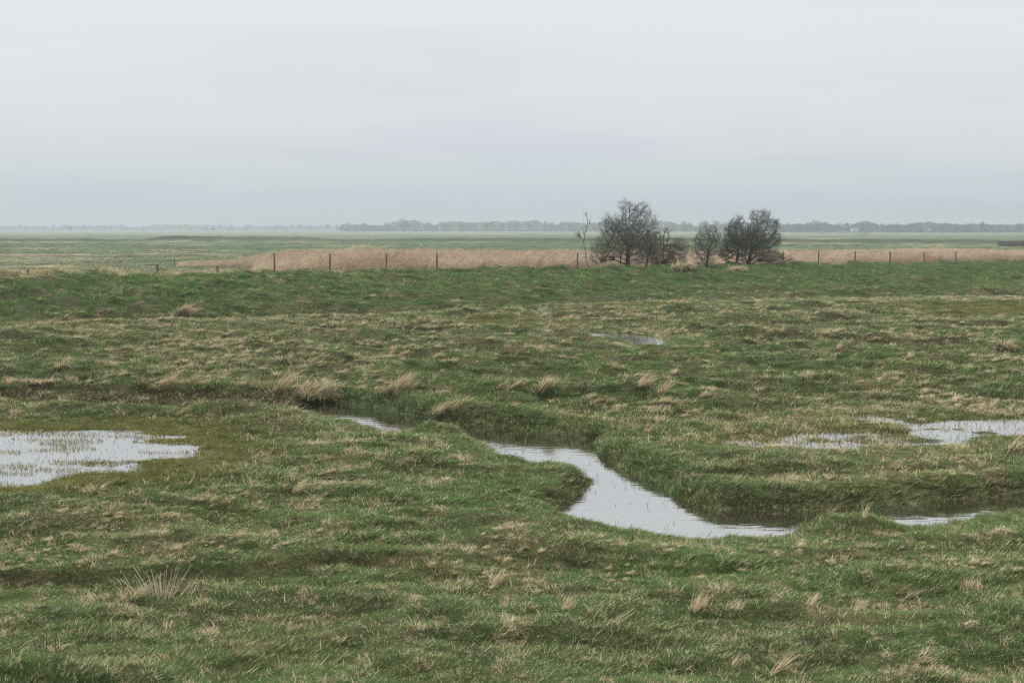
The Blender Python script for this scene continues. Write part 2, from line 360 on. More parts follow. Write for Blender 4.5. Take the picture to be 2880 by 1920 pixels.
M_FARD = plain_mat('far_evergreen', (.03, .04, .03), (.06, .07, .05), .3)

# ------------------------------------------------------------------ ground: one sheet to beyond the far trees
def ground_color(f):
    x, y, u, v = f['x'], f['y'], f['u'], f['v']
    sh = x.shape
    def C(c): return np.array(c).reshape((1,) * len(sh) + (3,)) * np.ones(sh + (1,))
    def mixv(a, b, m): m = m[..., None]; return a * (1 - m) + b * m
    c = C((.075, .085, .038))
    brown = sst(.5, .68, fbm(x / 1.6, y / 1.3, 81, 4))
    c = mixv(c, C((.105, .085, .05)), brown * .6)
    c = mixv(c, C((.085, .085, .022)), np.clip(f['moss'], 0, 1) * (.75 + .25 * vn(x, y, 82)))
    c = mixv(c, C((.085, .075, .045)), .7 * (1 - sst(.0, .9, f['df'])))
    c = mixv(c, C((.05, .038, .024)), (1 - sst(.25, 1.1, f['dc'] / f['wbank'])) * .9)
    c = mixv(c, C((.05, .04, .025)), (1 - sst(.0, .5, f['dd'])) * .6)
    c = mixv(c, C((.068, .058, .034)), .6 * sst(.2, .6, f['face']))
    # far plain: streaks of green and straw
    t = x / np.maximum(y, 1); ly = np.log(np.maximum(y, 1))
    far = sst(105, 150, y)
    a = fbm(t * 9 + 2, ly * 26, 91, 4); b = fbm(t * 22 + 5, ly * 60, 92, 3); d = fbm(t * 5 + 1, ly * 11, 93, 3)
    fc = mixv(C((.050, .112, .044)), C((.088, .138, .064)), sst(.4, .62, d))
    fc = mixv(fc, C((.21, .18, .115)), .8 * sst(.56, .74, a))
    fc = mixv(fc, C((.10, .088, .062)), .8 * sst(.58, .72, b) * (y < 330))
    lefty = (1 - sst(-.27, -.12, t)) * (1 - sst(170, 300, y))
    fc = mixv(fc, C((.11, .105, .062)), .6 * lefty * sst(.42, .6, fbm(t * 14, ly * 30, 95, 3)))
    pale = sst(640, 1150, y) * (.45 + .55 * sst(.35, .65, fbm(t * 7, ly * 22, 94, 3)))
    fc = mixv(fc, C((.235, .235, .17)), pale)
    green_far = sst(500, 560, y) * (1 - sst(760, 900, y))
    fc = mixv(fc, C((.105, .145, .07)), green_far * .6)
    rr = f['rid']
    fc = mixv(fc, C((.050, .070, .030)), sst(.12, .4, rr) * .95)
    er = np.interp(t, [-.6, -.35, -.25, -.235, -.21, .6], [.7, .9, .9, .9, .12, .10])
    fc = mixv(fc, C((.046, .033, .025)), er * sst(.3, .6, rr) * (f['q'] < 3) * (.5 + .5 * sst(.4, .6, vn(t * 120, ly * 300, 96))))
    foot = np.exp(-((f['q'] + 11) / 3.5) ** 2) * (y > 250)
    fc = mixv(fc, C((.36, .30, .22)), foot * .75 * sst(.4, .65, fbm(t * 60, y * 0, 97, 3)))
    return mixv(c, fc, far)
def build_ground():
    th = np.concatenate([np.linspace(-math.pi, -.75, 36)[:-1], np.linspace(-.75, -.42, 60)[:-1], np.linspace(-.42, .42, 340), np.linspace(.42, .75, 60)[1:], np.linspace(.75, math.pi, 36)[1:-1]])
    rr = np.concatenate([np.geomspace(1.0, 11, 24)[:-1], np.geomspace(11, 145, 640)[:-1], np.geomspace(145, 700, 260)[:-1], np.geomspace(700, 3600, 50)])
    R, T = np.meshgrid(rr, th, indexing='ij')
    X, Y = R * np.sin(T), R * np.cos(T)
    f = fields(X, Y); Z = f['z']
    V = np.stack([X, Y, Z], -1).reshape(-1, 3)
    nr, nth = R.shape
    i = np.arange(nr - 1)[:, None] * nth; j = np.arange(nth)[None]; j2 = (j + 1) % nth
    Q = np.stack([i + j, i + j2, i + nth + j2, i + nth + j], -1).reshape(-1, 4)
    Q = Q[:, ::-1]
    gc = ground_color(f).reshape(-1, 3)
    # close the hub under the camera
    V = np.vstack([V, [[0, 0, float(Z[0].mean())]]]); gc = np.vstack([gc, gc[:1]])
    me = mk_mesh('ground', V, Q, [M_GROUND], {'gcol': gc}, True)
    tag(link('ground', me), kind='structure')
build_ground()
def sheet(name, poly, z, mat, grow=1.0, many=None):
    P = np.array(poly); c = P.mean(0)
    x0, y0 = P.min(0) - grow; x1, y1 = P.max(0) + grow
    nx = max(2, int((x1 - x0) / .25)); ny = max(2, int((y1 - y0) / .25))
    X, Y = np.meshgrid(np.linspace(x0, x1, nx), np.linspace(y0, y1, ny), indexing='ij')
    d = sdf_poly(X, Y, P) if many is None else np.minimum.reduce([sdf_poly(X, Y, p) for p in many])
    idx = np.arange(nx * ny).reshape(nx, ny)
    Q = np.stack([idx[:-1, :-1], idx[1:, :-1], idx[1:, 1:], idx[:-1, 1:]], -1).reshape(-1, 4)
    keep = (d.ravel()[Q] < grow).any(1)
    Q = Q[keep]; used, inv = np.unique(Q, return_inverse=True); Q = inv.reshape(-1, 4)
    V = np.stack([X.ravel(), Y.ravel(), np.full(X.size, z)], -1)[used]
    return tag(link(name, mk_mesh(name, V, Q, [mat])), kind='structure')
sheet('creek_water', CREEK, ZW, M_CREEK, .45)
sheet('ditch_water', DITCH, ZD, M_POND, .5)
sheet('pond_water', POND, ZP, M_POND, .35)
sheet('flood_water', np.vstack(FLOODS), ZP, M_POND, .3, FLOODS)

# ------------------------------------------------------------------ blades
def blades(base, yaw, tilt, curve, L, w, nseg, wind=0.0, taper=.8, tipw=.12):
    n = len(L); pts = [np.array(base, float)]
    for k in range(nseg):
        a = tilt + curve * (k + .5) / nseg
        s = np.stack([np.sin(a) * np.cos(yaw), np.sin(a) * np.sin(yaw), np.cos(a)], -1) * (L / nseg)[:, None]
        pts.append(pts[-1] + s)
    P = np.stack(pts, 1)
    h = np.maximum(P[..., 2] - P[:, :1, 2], 0)
    P[..., 0] += wind * h * (1 + h / np.maximum(L[:, None], 1e-3))
    tw = yaw + math.pi / 2 + RNG.uniform(-.9, .9, n)
    side = np.stack([np.cos(tw), np.sin(tw), np.zeros(n)], -1)
    tt = np.linspace(0, 1, nseg + 1)
    ww = (w[:, None] * np.maximum(1 - tt ** (1 / taper) * (1 - tipw), tipw))[..., None] * .5
    A = P - side[:, None] * ww; B = P + side[:, None] * ww
    V = np.stack([A, B], 2).reshape(-1, 3)
    m = (nseg + 1) * 2
    b = (np.arange(n) * m)[:, None] + (np.arange(nseg) * 2)[None]
    Q = np.stack([b, b + 1, b + 3, b + 2], -1).reshape(-1, 4)
    bid = np.repeat(np.arange(n), m); tv = np.tile(np.repeat(tt, 2), n)
    return V, Q, bid, tv
def clump(name, n, rad, lo, hi, w, tilt, curve, wind, nseg=3, seed_pow=1.0):
    r = rad * np.sqrt(RNG.random(n)); a = RNG.uniform(0, 2 * math.pi, n)
    base = np.stack([r * np.cos(a), r * np.sin(a), np.full(n, -.02)], -1)
    yaw = a + RNG.normal(0, .9, n)
    L = lo + (hi - lo) * RNG.random(n) ** seed_pow * (1 - .35 * (r / rad))
    V, Q, bid, tv = blades(base, yaw, RNG.uniform(.02, tilt, n), RNG.uniform(.1, curve, n), L, w * RNG.uniform(.6, 1.3, n), nseg, wind)
    rn, rn2 = RNG.random(n), RNG.random(n)
    o = bpy.data.objects.new(name, mk_mesh(name, V, Q, [M_GRASS], {'rnd': rn[bid], 'rnd2': rn2[bid]}))
    return o
def src_collection(name, objs):
    c = bpy.data.collections.new(name)
    for o in objs: c.objects.link(o)
    return c
def scatter_object(name, pts, rot, scl, idx, src, attrs, label):
    me = bpy.data.meshes.new(name); me.vertices.add(len(pts)); me.vertices.foreach_set('co', np.asarray(pts, np.float32).ravel())
    def va(n, a, t, key):
        at = me.attributes.new(n, t, 'POINT'); at.data.foreach_set(key, np.ascontiguousarray(a).ravel())
    va('rot', np.asarray(rot, np.float32), 'FLOAT_VECTOR', 'vector'); va('scl', np.asarray(scl, np.float32), 'FLOAT_VECTOR', 'vector')
    va('idx', np.asarray(idx, np.int32), 'INT', 'value')
    for n, a in attrs.items():
        a = np.asarray(a, np.float32); va(n, a, 'FLOAT_VECTOR' if a.ndim == 2 else 'FLOAT', 'vector' if a.ndim == 2 else 'value')
    o = link(name, me); tag(o, label, kind='stuff')
    g = bpy.data.node_groups.new(name + '_scatter', 'GeometryNodeTree')
    g.interface.new_socket('Geometry', in_out='INPUT', socket_type='NodeSocketGeometry'); g.interface.new_socket('Geometry', in_out='OUTPUT', socket_type='NodeSocketGeometry')
    gi, go = g.nodes.new('NodeGroupInput'), g.nodes.new('NodeGroupOutput')
    ci = g.nodes.new('GeometryNodeCollectionInfo'); ci.inputs['Collection'].default_value = src; ci.inputs['Separate Children'].default_value = True; ci.inputs['Reset Children'].default_value = True
    ip = g.nodes.new('GeometryNodeInstanceOnPoints'); ip.inputs['Pick Instance'].default_value = True
    def na(n, t):
        a = g.nodes.new('GeometryNodeInputNamedAttribute'); a.data_type = t; a.inputs['Name'].default_value = n; return [s for s in a.outputs if s.enabled and s.name == 'Attribute'][0]
    L = g.links.new
    L(gi.outputs[0], ip.inputs['Points']); L(ci.outputs[0], ip.inputs['Instance']); L(na('idx', 'INT'), ip.inputs['Instance Index'])
    L(na('rot', 'FLOAT_VECTOR'), ip.inputs['Rotation']); L(na('scl', 'FLOAT_VECTOR'), ip.inputs['Scale']); L(ip.outputs[0], go.inputs[0])
    md = o.modifiers.new('scatter', 'NODES'); md.node_group = g
    return o
def sample(y0, y1, dens, exp, yref=15., half=.42, side=6.):
    """points in the field of view and a margin for a step aside; areal density dens * (yref / y) ** exp"""
    g = np.geomspace(y0, y1, 400); pdf = dens * (yref / g) ** exp * 2 * (half * g + side)
    cdf = np.concatenate([[0], np.cumsum((pdf[1:] + pdf[:-1]) / 2 * np.diff(g))]); n = int(cdf[-1])
    y = np.interp(RNG.random(n) * cdf[-1], cdf, g)
    return (half * y + side) * RNG.uniform(-1, 1, n), y
def straw_amount(f):
    u, v, x, y = f['u'], f['v'], f['x'], f['y']
    a = .27 + .95 * (fbm(x / 2.2, y / 1.6, 101, 4) - .5) + .6 * (fbm(x / 9, y / 6, 102, 3) - .5)
    a += .35 * ell(u, v, 1750, 735, 420, 35) + .25 * ell(u, v, 350, 800, 500, 60) + .15 * ell(u, v, 1150, 760, 400, 40)
    a += .28 * ell(u, v, 1950, 935, 450, 45) + .22 * ell(u, v, 1500, 1450, 1300, 120) + .12 * ell(u, v, 500, 1200, 600, 130)
    a -= .32 * ell(u, v, 1900, 840, 500, 42) + .22 * ell(u, v, 1250, 850, 300, 40) + .25 * ell(u, v, 1150, 1110, 160, 60) + .12 * ell(u, v, 1900, 1290, 500, 60)
    a += .22 * sst(-.30, -.10, f['s']) * (f['s'] < -.04)
    a -= (.46 - .40 * sst(.52, .68, fbm(x / 3.2, y / 2.2, 103, 3)) * (u < 900)) * sst(.0, .07, f['s']) * (f['s'] < 1.05)
    a -= .6 * f['moss']
    a += .55 * f['lip'] + .5 * np.exp(-((f['dc'] - .75) / .35) ** 2) * (u < 800) * (v < 925)
    return np.clip(a, 0, 1)
def grass_color(f):
    x, y = f['x'], f['y']; n = x.shape
    A = np.array([.108, .192, .066]); B = np.array([.086, .164, .060]); C = np.array([.160, .190, .072]); D = np.array([.170, .172, .052]); E = np.array([.098, .208, .054])
    m1 = sst(.38, .62, fbm(x / 3.5, y / 2.5, 111, 4))[:, None]; m2 = sst(.5, .75, fbm(x / 1.3, y / 1.0, 112, 3))[:, None]
    c = A * m1 + B * (1 - m1); c = c * (1 - .4 * m2) + C * .4 * m2
    mo = np.clip(f['moss'], 0, 1)[:, None]; c = c * (1 - mo) + D * mo
    bk = (sst(.0, .07, f['s']) * (f['s'] < 1.1))[:, None] * .8; c = c * (1 - bk) + E * bk
    return c * RNG.uniform(.62, 1.38, (n[0], 1))
turf_src = src_collection('turf clumps', [clump('turf_clump', 130, .18, .022, .062, .0065, .75, 1.2, .15, 3) for _ in range(5)] + [clump('turf_clump', 90, .13, .05, .13, .0065, .6, 1.5, .3, 4) for _ in range(3)])
straw_src = src_collection('straw clumps', [clump('straw_clump', 34, .05, .05, .15, .0075, .8, 2.2, .16, 4) for _ in range(4)] + [clump('straw_clump', 9, .05, .07, .20, .008, .5, 1.4, .06, 4) for _ in range(3)] + [clump('straw_clump', 90, .20, .06, .17, .0075, 1.3, 1.3, .25, 4) for _ in range(2)])
moss_src = src_collection('moss clumps', [clump('moss_clump', 70, .17, .02, .05, .008, .7, 1.0, .05, 2) for _ in range(3)])
def rots(n, spread=.9):
    return np.stack([RNG.normal(0, .08, n), RNG.normal(0, .08, n), RNG.uniform(-spread, spread, n)], -1)
def sub(f, m): return {k: v[m] for k, v in f.items()}
def above_water(f):
    return ~(((f['dc'] < .03) & (f['dryd'] < .6)) | (f['dd'] < .02) | (((f['dp'] < .3) | (f['df'] < .3)) & (f['z'] < ZP - .005)))
def near_side(f, reach=1.6):
    """points on the camera's side of the creek or the ditch: cropped turf there"""
    a = (f['dc'] < reach) & (near_sdf(f['x'], f['y'] + .4, CREEK) < f['dc']); b = (f['dd'] < reach + .8) & (near_sdf(f['x'], f['y'] + .5, DITCH) < f['dd'])
    c = (f['df'] < 1.8) & (np.minimum.reduce([near_sdf(f['x'], f['y'] + .4, p) for p in FLOODS]) < f['df'])
    return a | b | c
def mud_face(f):
    """bare faces of the creek's far bank"""
    far_side = near_sdf(f['x'], f['y'] + .4, CREEK) > f['dc']
    n = vn(f['x'] / .8, f['y'] / .8, 161) + .3 * RNG.random(f['x'].shape)
    left = f['u'] < 500 + 120 * (vn(f['x'], f['y'], 162) - .5)
    return far_side & np.where(left, (f['dc'] < .55) & (n > .66), (f['dc'] < .26) & (n > .5))
def build_turf():
    x, y = sample(10.5, 150, 150, 1.35)
    f = fields(x, y); m = above_water(f) & (f['s'] < 1.9); f = sub(f, m); tang = mud_face(f) | ((f['dc'] < .05) & (RNG.random(f['x'].shape) < .6)) | ((f['face'] > .5) & (RNG.random(f['x'].shape) < .3))
    n = len(f['x']); mo = np.clip(f['moss'] * 1.1, 0, 1)
    wetm = np.maximum(1 - sst(.0, .7, f['dp']), 1 - sst(-.05, .6, f['df']))
    mossy = (RNG.random(n) < np.maximum(mo, wetm) * .88)
    worn = RNG.random(n) < .6 * sst(.64, .78, fbm(f['x'] / 1.6, f['y'] / 1.3, 81, 4)); mossy |= worn & (f['s'] < .05)
    k = (f['y'] / 15.0)
    tall = sst(.45, .75, fbm(f['x'] / 1.1, f['y'] / .9, 121, 3)); ns = near_side(f); bankm = sst(.08, .3, f['s']) + .18 * (1 - sst(.2, .9, f['dc'])) * ~ns
    ptall = np.clip(.06 + .5 * tall + .35 * bankm, 0, 1)
    ptall *= ~ns; idx = np.where(RNG.random(n) < ptall, RNG.integers(5, 8, n), RNG.integers(0, 5, n))
    sz = RNG.uniform(.75, 1.25, n) * (.75 + .6 * tall) * k ** .22 * (.72 + .28 * sst(17, 30, f['y'])) * (1 + .35 * np.clip(bankm, 0, 1)) * np.where(ns, .65, 1)
    sx = RNG.uniform(.85, 1.2, n) * k ** .5
    dry = np.clip(.05 + .17 * straw_amount(f) + RNG.normal(0, .05, n), 0, 1)
    col = grass_color(f); wn = (worn & (f['moss'] < .3))[:, None]; col = np.where(wn, col * .5 + np.array([.085, .065, .035]) * RNG.uniform(.5, 1.2, (n, 1)), col); dry = np.where(wn[:, 0], dry + .25, dry)
    pts = np.stack([f['x'], f['y'], f['z']], -1); rt = rots(n); rt[:, 1] += .22 * np.clip(bankm, 0, 1)
    tc = np.array([.085, .060, .038]) * RNG.uniform(.45, 1.3, (n, 1)); col = np.where(tang[:, None], tc, col); dry = np.where(tang, .06, dry); mossy &= ~tang
    q = ~mossy
    scatter_object('grass', pts[q], rt[q], np.stack([sx, sx, sz], -1)[q], idx[q], turf_src, {'col': col[q], 'dry': dry[q]}, 'short wind-blown green grass with dead blades covering the marsh')
    q = mossy; nm = q.sum()
    scatter_object('moss', pts[q], rt[q], np.stack([sx, sx, np.clip(sz, .4, 1.2)], -1)[q] * 1.05, RNG.integers(0, 3, nm), moss_src, {'col': col[q], 'dry': dry[q] * .55}, 'flat olive moss and cropped turf round the standing water')
build_turf()
def build_straw():
    x, y = sample(10.5, 125, 105, 1.25)
    f = fields(x, y); m = above_water(f) & (f['s'] < 1.15) & (f['moss'] < .6) & ~mud_face(f) & ~(f['face'] > .5); f = sub(f, m)
    n = len(f['x'])
    tuft = sst(.58, .74, vn(f['x'] / .30, f['y'] / (.30 + f['y'] * .008), 151)) * .92 + .08; keep = RNG.random(n) < np.clip(.10 + straw_amount(f) * 1.3, 0, 1) * tuft * np.where(near_side(f, .8), .35, 1); f = sub(f, keep); n = len(f['x'])
    k = f['y'] / 15.0
    idx = RNG.choice(9, n, p=[.155] * 4 + [.11] * 3 + [.025] * 2)
    xs, ys = sample(10.5, 70, 15, 1.25); fs = fields(xs, ys); fs = sub(fs, above_water(fs) & (fs['moss'] < .7) & (RNG.random(len(xs)) < .75) & (fs['s'] < .02)); ns_ = len(fs['x'])
    f = {k: np.concatenate([f[k], fs[k]]) for k in f}; n += ns_; k = f['y'] / 15.0; idx = np.concatenate([idx, RNG.integers(4, 7, ns_)])
    s = RNG.uniform(.5, 1.15, n) * (.78 + .22 * sst(17, 30, f['y'])); sx = s * k ** .42; sz = s * k ** .36
    dry = np.clip(RNG.normal(.88, .12, n), .4, 1)
    scatter_object('dry_grass', np.stack([f['x'], f['y'], f['z'] + .015], -1), rots(n, 1.6), np.stack([sx, sx, sz], -1), idx, straw_src, {'col': grass_color(f), 'dry': dry}, 'straw coloured dead grass tufts bent by the wind')
build_straw()
def combed_clump(name, n, rad, lo, hi, w):
    b, a, r = disc(n, rad, rad * .8, -.02)
    V, Q, bid, tv = blades(b, RNG.normal(0, .75, n), RNG.uniform(.1, .7, n), RNG.uniform(1.1, 2.4, n), RNG.uniform(lo, hi, n), w * RNG.uniform(.6, 1.5, n), 5, .10)
    m = n; b2, a2, r2 = disc(m, rad * 1.3, rad, -.02)
    V2, Q2, bid2, tv2 = blades(b2, a2, RNG.uniform(.1, .8, m), RNG.uniform(.3, 1.3, m), RNG.uniform(lo * .5, hi * .55, m), w * RNG.uniform(.6, 1.3, m), 3, .1)
    r1 = np.concatenate([RNG.random(n)[bid] * .9, .55 + .45 * RNG.random(m)[bid2]]); r2_ = np.concatenate([RNG.random(n)[bid], RNG.random(m)[bid2]])
    return bpy.data.objects.new(name, mk_mesh(name, np.vstack([V, V2]), np.vstack([Q, Q2 + len(V)]), [M_GRASS], {'rnd': r1, 'rnd2': r2_}))
def disc(n, rx, ry, z=-.03):
    r = np.sqrt(RNG.random(n)); a = RNG.uniform(0, 2 * math.pi, n)
    return np.stack([rx * r * np.cos(a), ry * r * np.sin(a), np.full(n, z)], -1), a, r
rough_src = src_collection('rough clumps', [combed_clump('rough_clump', 60, .09, .13, .26, .010) for _ in range(5)])
def build_mid_tufts():
    x, y = sample(17, 112, 17, .9, 26)
    f = fields(x, y); m = above_water(f) & (f['moss'] < .5) & (f['s'] < 1) & ~near_side(f, 1.0) & (f['dc'] > .3); f = sub(f, m); n = len(f['x'])
    keep = (RNG.random(n) < np.where((f['s'] > 0) & (f['u'] > 950), .25, 1)) & (RNG.random(n) < np.clip(.16 + straw_amount(f) * 1.1, 0, 1) * np.maximum(.8 * f['lip'], sst(.45, .7, fbm(f['x'] / 1.5, f['y'] / 3., 171, 3)))); f = sub(f, keep); n = len(f['x'])
    s = RNG.uniform(.4, 1.25, n) * (f['y'] / 35) ** .25 * (.5 + .5 * sst(20, 38, f['y'])); sz = s * RNG.uniform(.8, 1.3, n)
    scatter_object('rough_grass', np.stack([f['x'], f['y'], f['z'] + .02], -1), rots(n, .7), np.stack([s, s, sz], -1), RNG.integers(0, 5, n), rough_src, {'col': grass_color(f), 'dry': np.clip(RNG.normal(.72, .2, n), .2, 1)}, 'rough pale combed tufts scattered over the middle of the marsh')
build_mid_tufts()
def build_far_grass():
    x, y = sample(118, 560, .55, 1.6, 118)
    f = fields(x, y); m = (f['s'] > 1.25); f = sub(f, m); n = len(f['x'])
    k = f['y'] / 118.0
    t = f['x'] / f['y']; ly = np.log(f['y'])
    st = sst(.5, .72, fbm(t * 9 + 2, ly * 26, 91, 4)); br = sst(.5, .7, fbm(t * 14, ly * 30, 95, 3)) * (t < -.1)
    c = np.array([.056, .118, .046]) * (1 - br[:, None]) + np.array([.10, .098, .055]) * br[:, None]
    dry = np.clip(.12 + .6 * st + .25 * br + RNG.normal(0, .12, n), 0, 1)
    sx = RNG.uniform(3.5, 7., n) * k ** .6; sz = RNG.uniform(1., 2.6, n)
    scatter_object('far_grass', np.stack([f['x'], f['y'], f['z'] - .02], -1), rots(n), np.stack([sx, sx, sz], -1), RNG.integers(0, 8, n), turf_src, {'col': c * RNG.uniform(.8, 1.25, (n, 1)), 'dry': dry}, 'rough green and tan grass on the plain behind the reeds')
build_far_grass()
def build_fringe():
    """dead grass along the crown of the bank"""
    n = 13000
    X = RNG.uniform(-48, 62, n); Y = fence_b + fence_k * X + RNG.normal(.6, 1.6, n)
    f = fields(X, Y); t = f['t']
    p = np.where(t < -.17, .95, np.where(t < -.02, .20, .10)); keep = RNG.random(n) < p; f = sub(f, keep); n = len(f['x'])
    s = RNG.uniform(1.2, 2.4, n) * np.where(f['t'] < -.17, 1.35, 1)
    scatter_object('bank_top_grass', np.stack([f['x'], f['y'], f['z']], -1), rots(n, .7), np.stack([s, s, s * RNG.uniform(.8, 1.35, n)], -1), RNG.choice(9, n), straw_src, {'col': grass_color(f), 'dry': np.clip(RNG.normal(.62, .25, n) + .3 * (f['t'] < -.17), .1, 1)}, 'long dead grass along the crown of the bank')
build_fringe()

# ------------------------------------------------------------------ reeds
def reed_clump(name, n, H, rad=.38):
    r = rad * np.sqrt(RNG.random(n)); a = RNG.uniform(0, 2 * math.pi, n)
    base = np.stack([r * np.cos(a), r * np.sin(a), np.full(n, -.05)], -1)
    L = H * RNG.uniform(.55, 1.1, n)
    V, Q, bid, tv = blades(base, RNG.normal(0, .7, n), RNG.uniform(0, .10, n), RNG.uniform(.05, .35, n), L, RNG.uniform(.012, .02, n), 4, .07, .8, .3)
    top = V.reshape(n, 5, 2, 3)[:, -1].mean(1)
    V2, Q2, b2, t2 = blades(top - [0, 0, .06], RNG.normal(0, .5, n), RNG.uniform(.3, .6, n), RNG.uniform(.2, .9, n), RNG.uniform(.16, .30, n), RNG.uniform(.035, .06, n), 2, .1, .6, .2)
    k = n * 2; ii = RNG.integers(0, n, k); hh = RNG.uniform(.25, .85, k)
    bb = base[ii] + np.stack([.07 * L[ii] * hh, np.zeros(k), L[ii] * hh * .95], -1)
    V3, Q3, b3, t3 = blades(bb, RNG.normal(0, .8, k), RNG.uniform(.4, .9, k), RNG.uniform(.2, .9, k), RNG.uniform(.2, .42, k), RNG.uniform(.012, .022, k), 2, .05)
    rn = RNG.random(n); rn3 = RNG.random(k)
    return bpy.data.objects.new(name, mk_mesh(name, np.vstack([V, V2, V3]), np.vstack([Q, Q2 + len(V), Q3 + len(V) + len(V2)]), [M_REED], {'rnd2': np.concatenate([rn[bid], np.clip(rn[b2] * .6 - .1, 0, 1), rn3[b3]]), 'rnd': np.concatenate([tv, 1 + 0 * t2, .5 + 0 * t3])}))
def reed_mat():
    m, T = new_mat('dead_reed')
    c = mix_c(T, attr(T, 'rnd2').outputs['Fac'], (.44, .345, .25), (.78, .655, .52))
    c = mix_c(T, 1., c, attr(T, 'col', 'INSTANCER').outputs['Color'], 'MULTIPLY')
    leafy_out(T, c, .3); return m
M_REED = reed_mat()
reed_src = src_collection('reed clumps', [reed_clump('reed_clump', 30, 2.0) for _ in range(5)])
REED = [(-.183, 0), (-.183, 1), (-.16, 1), (-.10, 1), (.36, 1), (.6, 1)]
def build_reeds():
    n = 26000
    t = RNG.uniform(-.26, .52, n); g = RNG.random(n)
    yc = crest_y(t)
    y0 = yc + 9; y1 = np.interp(t, [-.26, -.18, -.1, .05, .2, .36, .52], [172, 176, 172, 170, 184, 196, 215])
    y = y0 + (y1 - y0) * g; x = t * y
    edge = .012 * (fbm(y / 6, x / 6, 131, 3) - .5)
    left = t < -.181 + edge
    keep = ~left | (y > np.interp(t, [-.245, -.18], [166, 152]))
    keep &= t > -.235
    # thins out towards the left tip and patchily elsewhere
    keep &= RNG.random(n) < np.where(left, .55, np.clip(.55 + 1.1 * (fbm(x / 7, y / 7, 132, 3) - .3), .3, 1))
    x, y, t, left = x[keep], y[keep], t[keep], left[keep]
    f = fields(x, y); n = len(x)
    h = np.interp(t, [-.235, -.2, -.165, -.14, -.05, .1, .22, .36, .5], [.28, .40, .85, 1.0, .98, .90, .78, .80, .75]) * (.85 + .45 * (fbm(x / 6, y / 9, 133, 4) - .3)) * RNG.uniform(.85, 1.1, n)
    colr = np.array([1., .985, .96]) * RNG.uniform(.72, 1.12, (n, 1)) * (.8 + .4 * fbm(x / 5, y / 8, 135, 3))[:, None]
    gr = sst(.55, .75, fbm(x / 12, y / 12, 134, 3))[:, None]; colr = colr * (1 - .25 * gr * np.array([.6, .7, 1.]))
    scatter_object('reed_bed', np.stack([x, y, f['z']], -1), np.stack([RNG.normal(0, .05, n), RNG.normal(.05, .05, n), RNG.uniform(-.6, .6, n)], -1), np.stack([1.1 + 0 * h, 1.1 + 0 * h, h], -1), RNG.integers(0, 5, n), reed_src, {'col': colr}, 'dense bed of dead tan reeds behind the bank')
build_reeds()

# ------------------------------------------------------------------ tussocks and other single plants of the marsh
def mk_blade_obj(name, parts, parent, mat=None):
    Vs, Qs, rn, rn2, dr, cl = [], [], [], [], [], []; off = 0
    for V, Q, bid, tv, dry, col in parts:
        nb = bid.max() + 1
        r1, r2 = RNG.random(nb), RNG.random(nb)
        Vs.append(V); Qs.append(Q + off); off += len(V)
        rn.append(r1[bid]); rn2.append(r2[bid]); dr.append(np.clip(dry[0] + (dry[1] - dry[0]) * tv, 0, 1)); cl.append(np.tile(np.array(col), (len(V), 1)))
    return link(name, mk_mesh(name, np.vstack(Vs), np.vstack(Qs), [mat or M_TUSS], {'rnd': np.concatenate(rn), 'rnd2': np.concatenate(rn2), 'dry': np.concatenate(dr), 'col': np.vstack(cl)}), parent)
def disc(n, rx, ry, z=-.03):
    r = np.sqrt(RNG.random(n)); a = RNG.uniform(0, 2 * math.pi, n)
    return np.stack([rx * r * np.cos(a), ry * r * np.sin(a), np.full(n, z)], -1), a, r
GREEN = (.06, .10, .034)
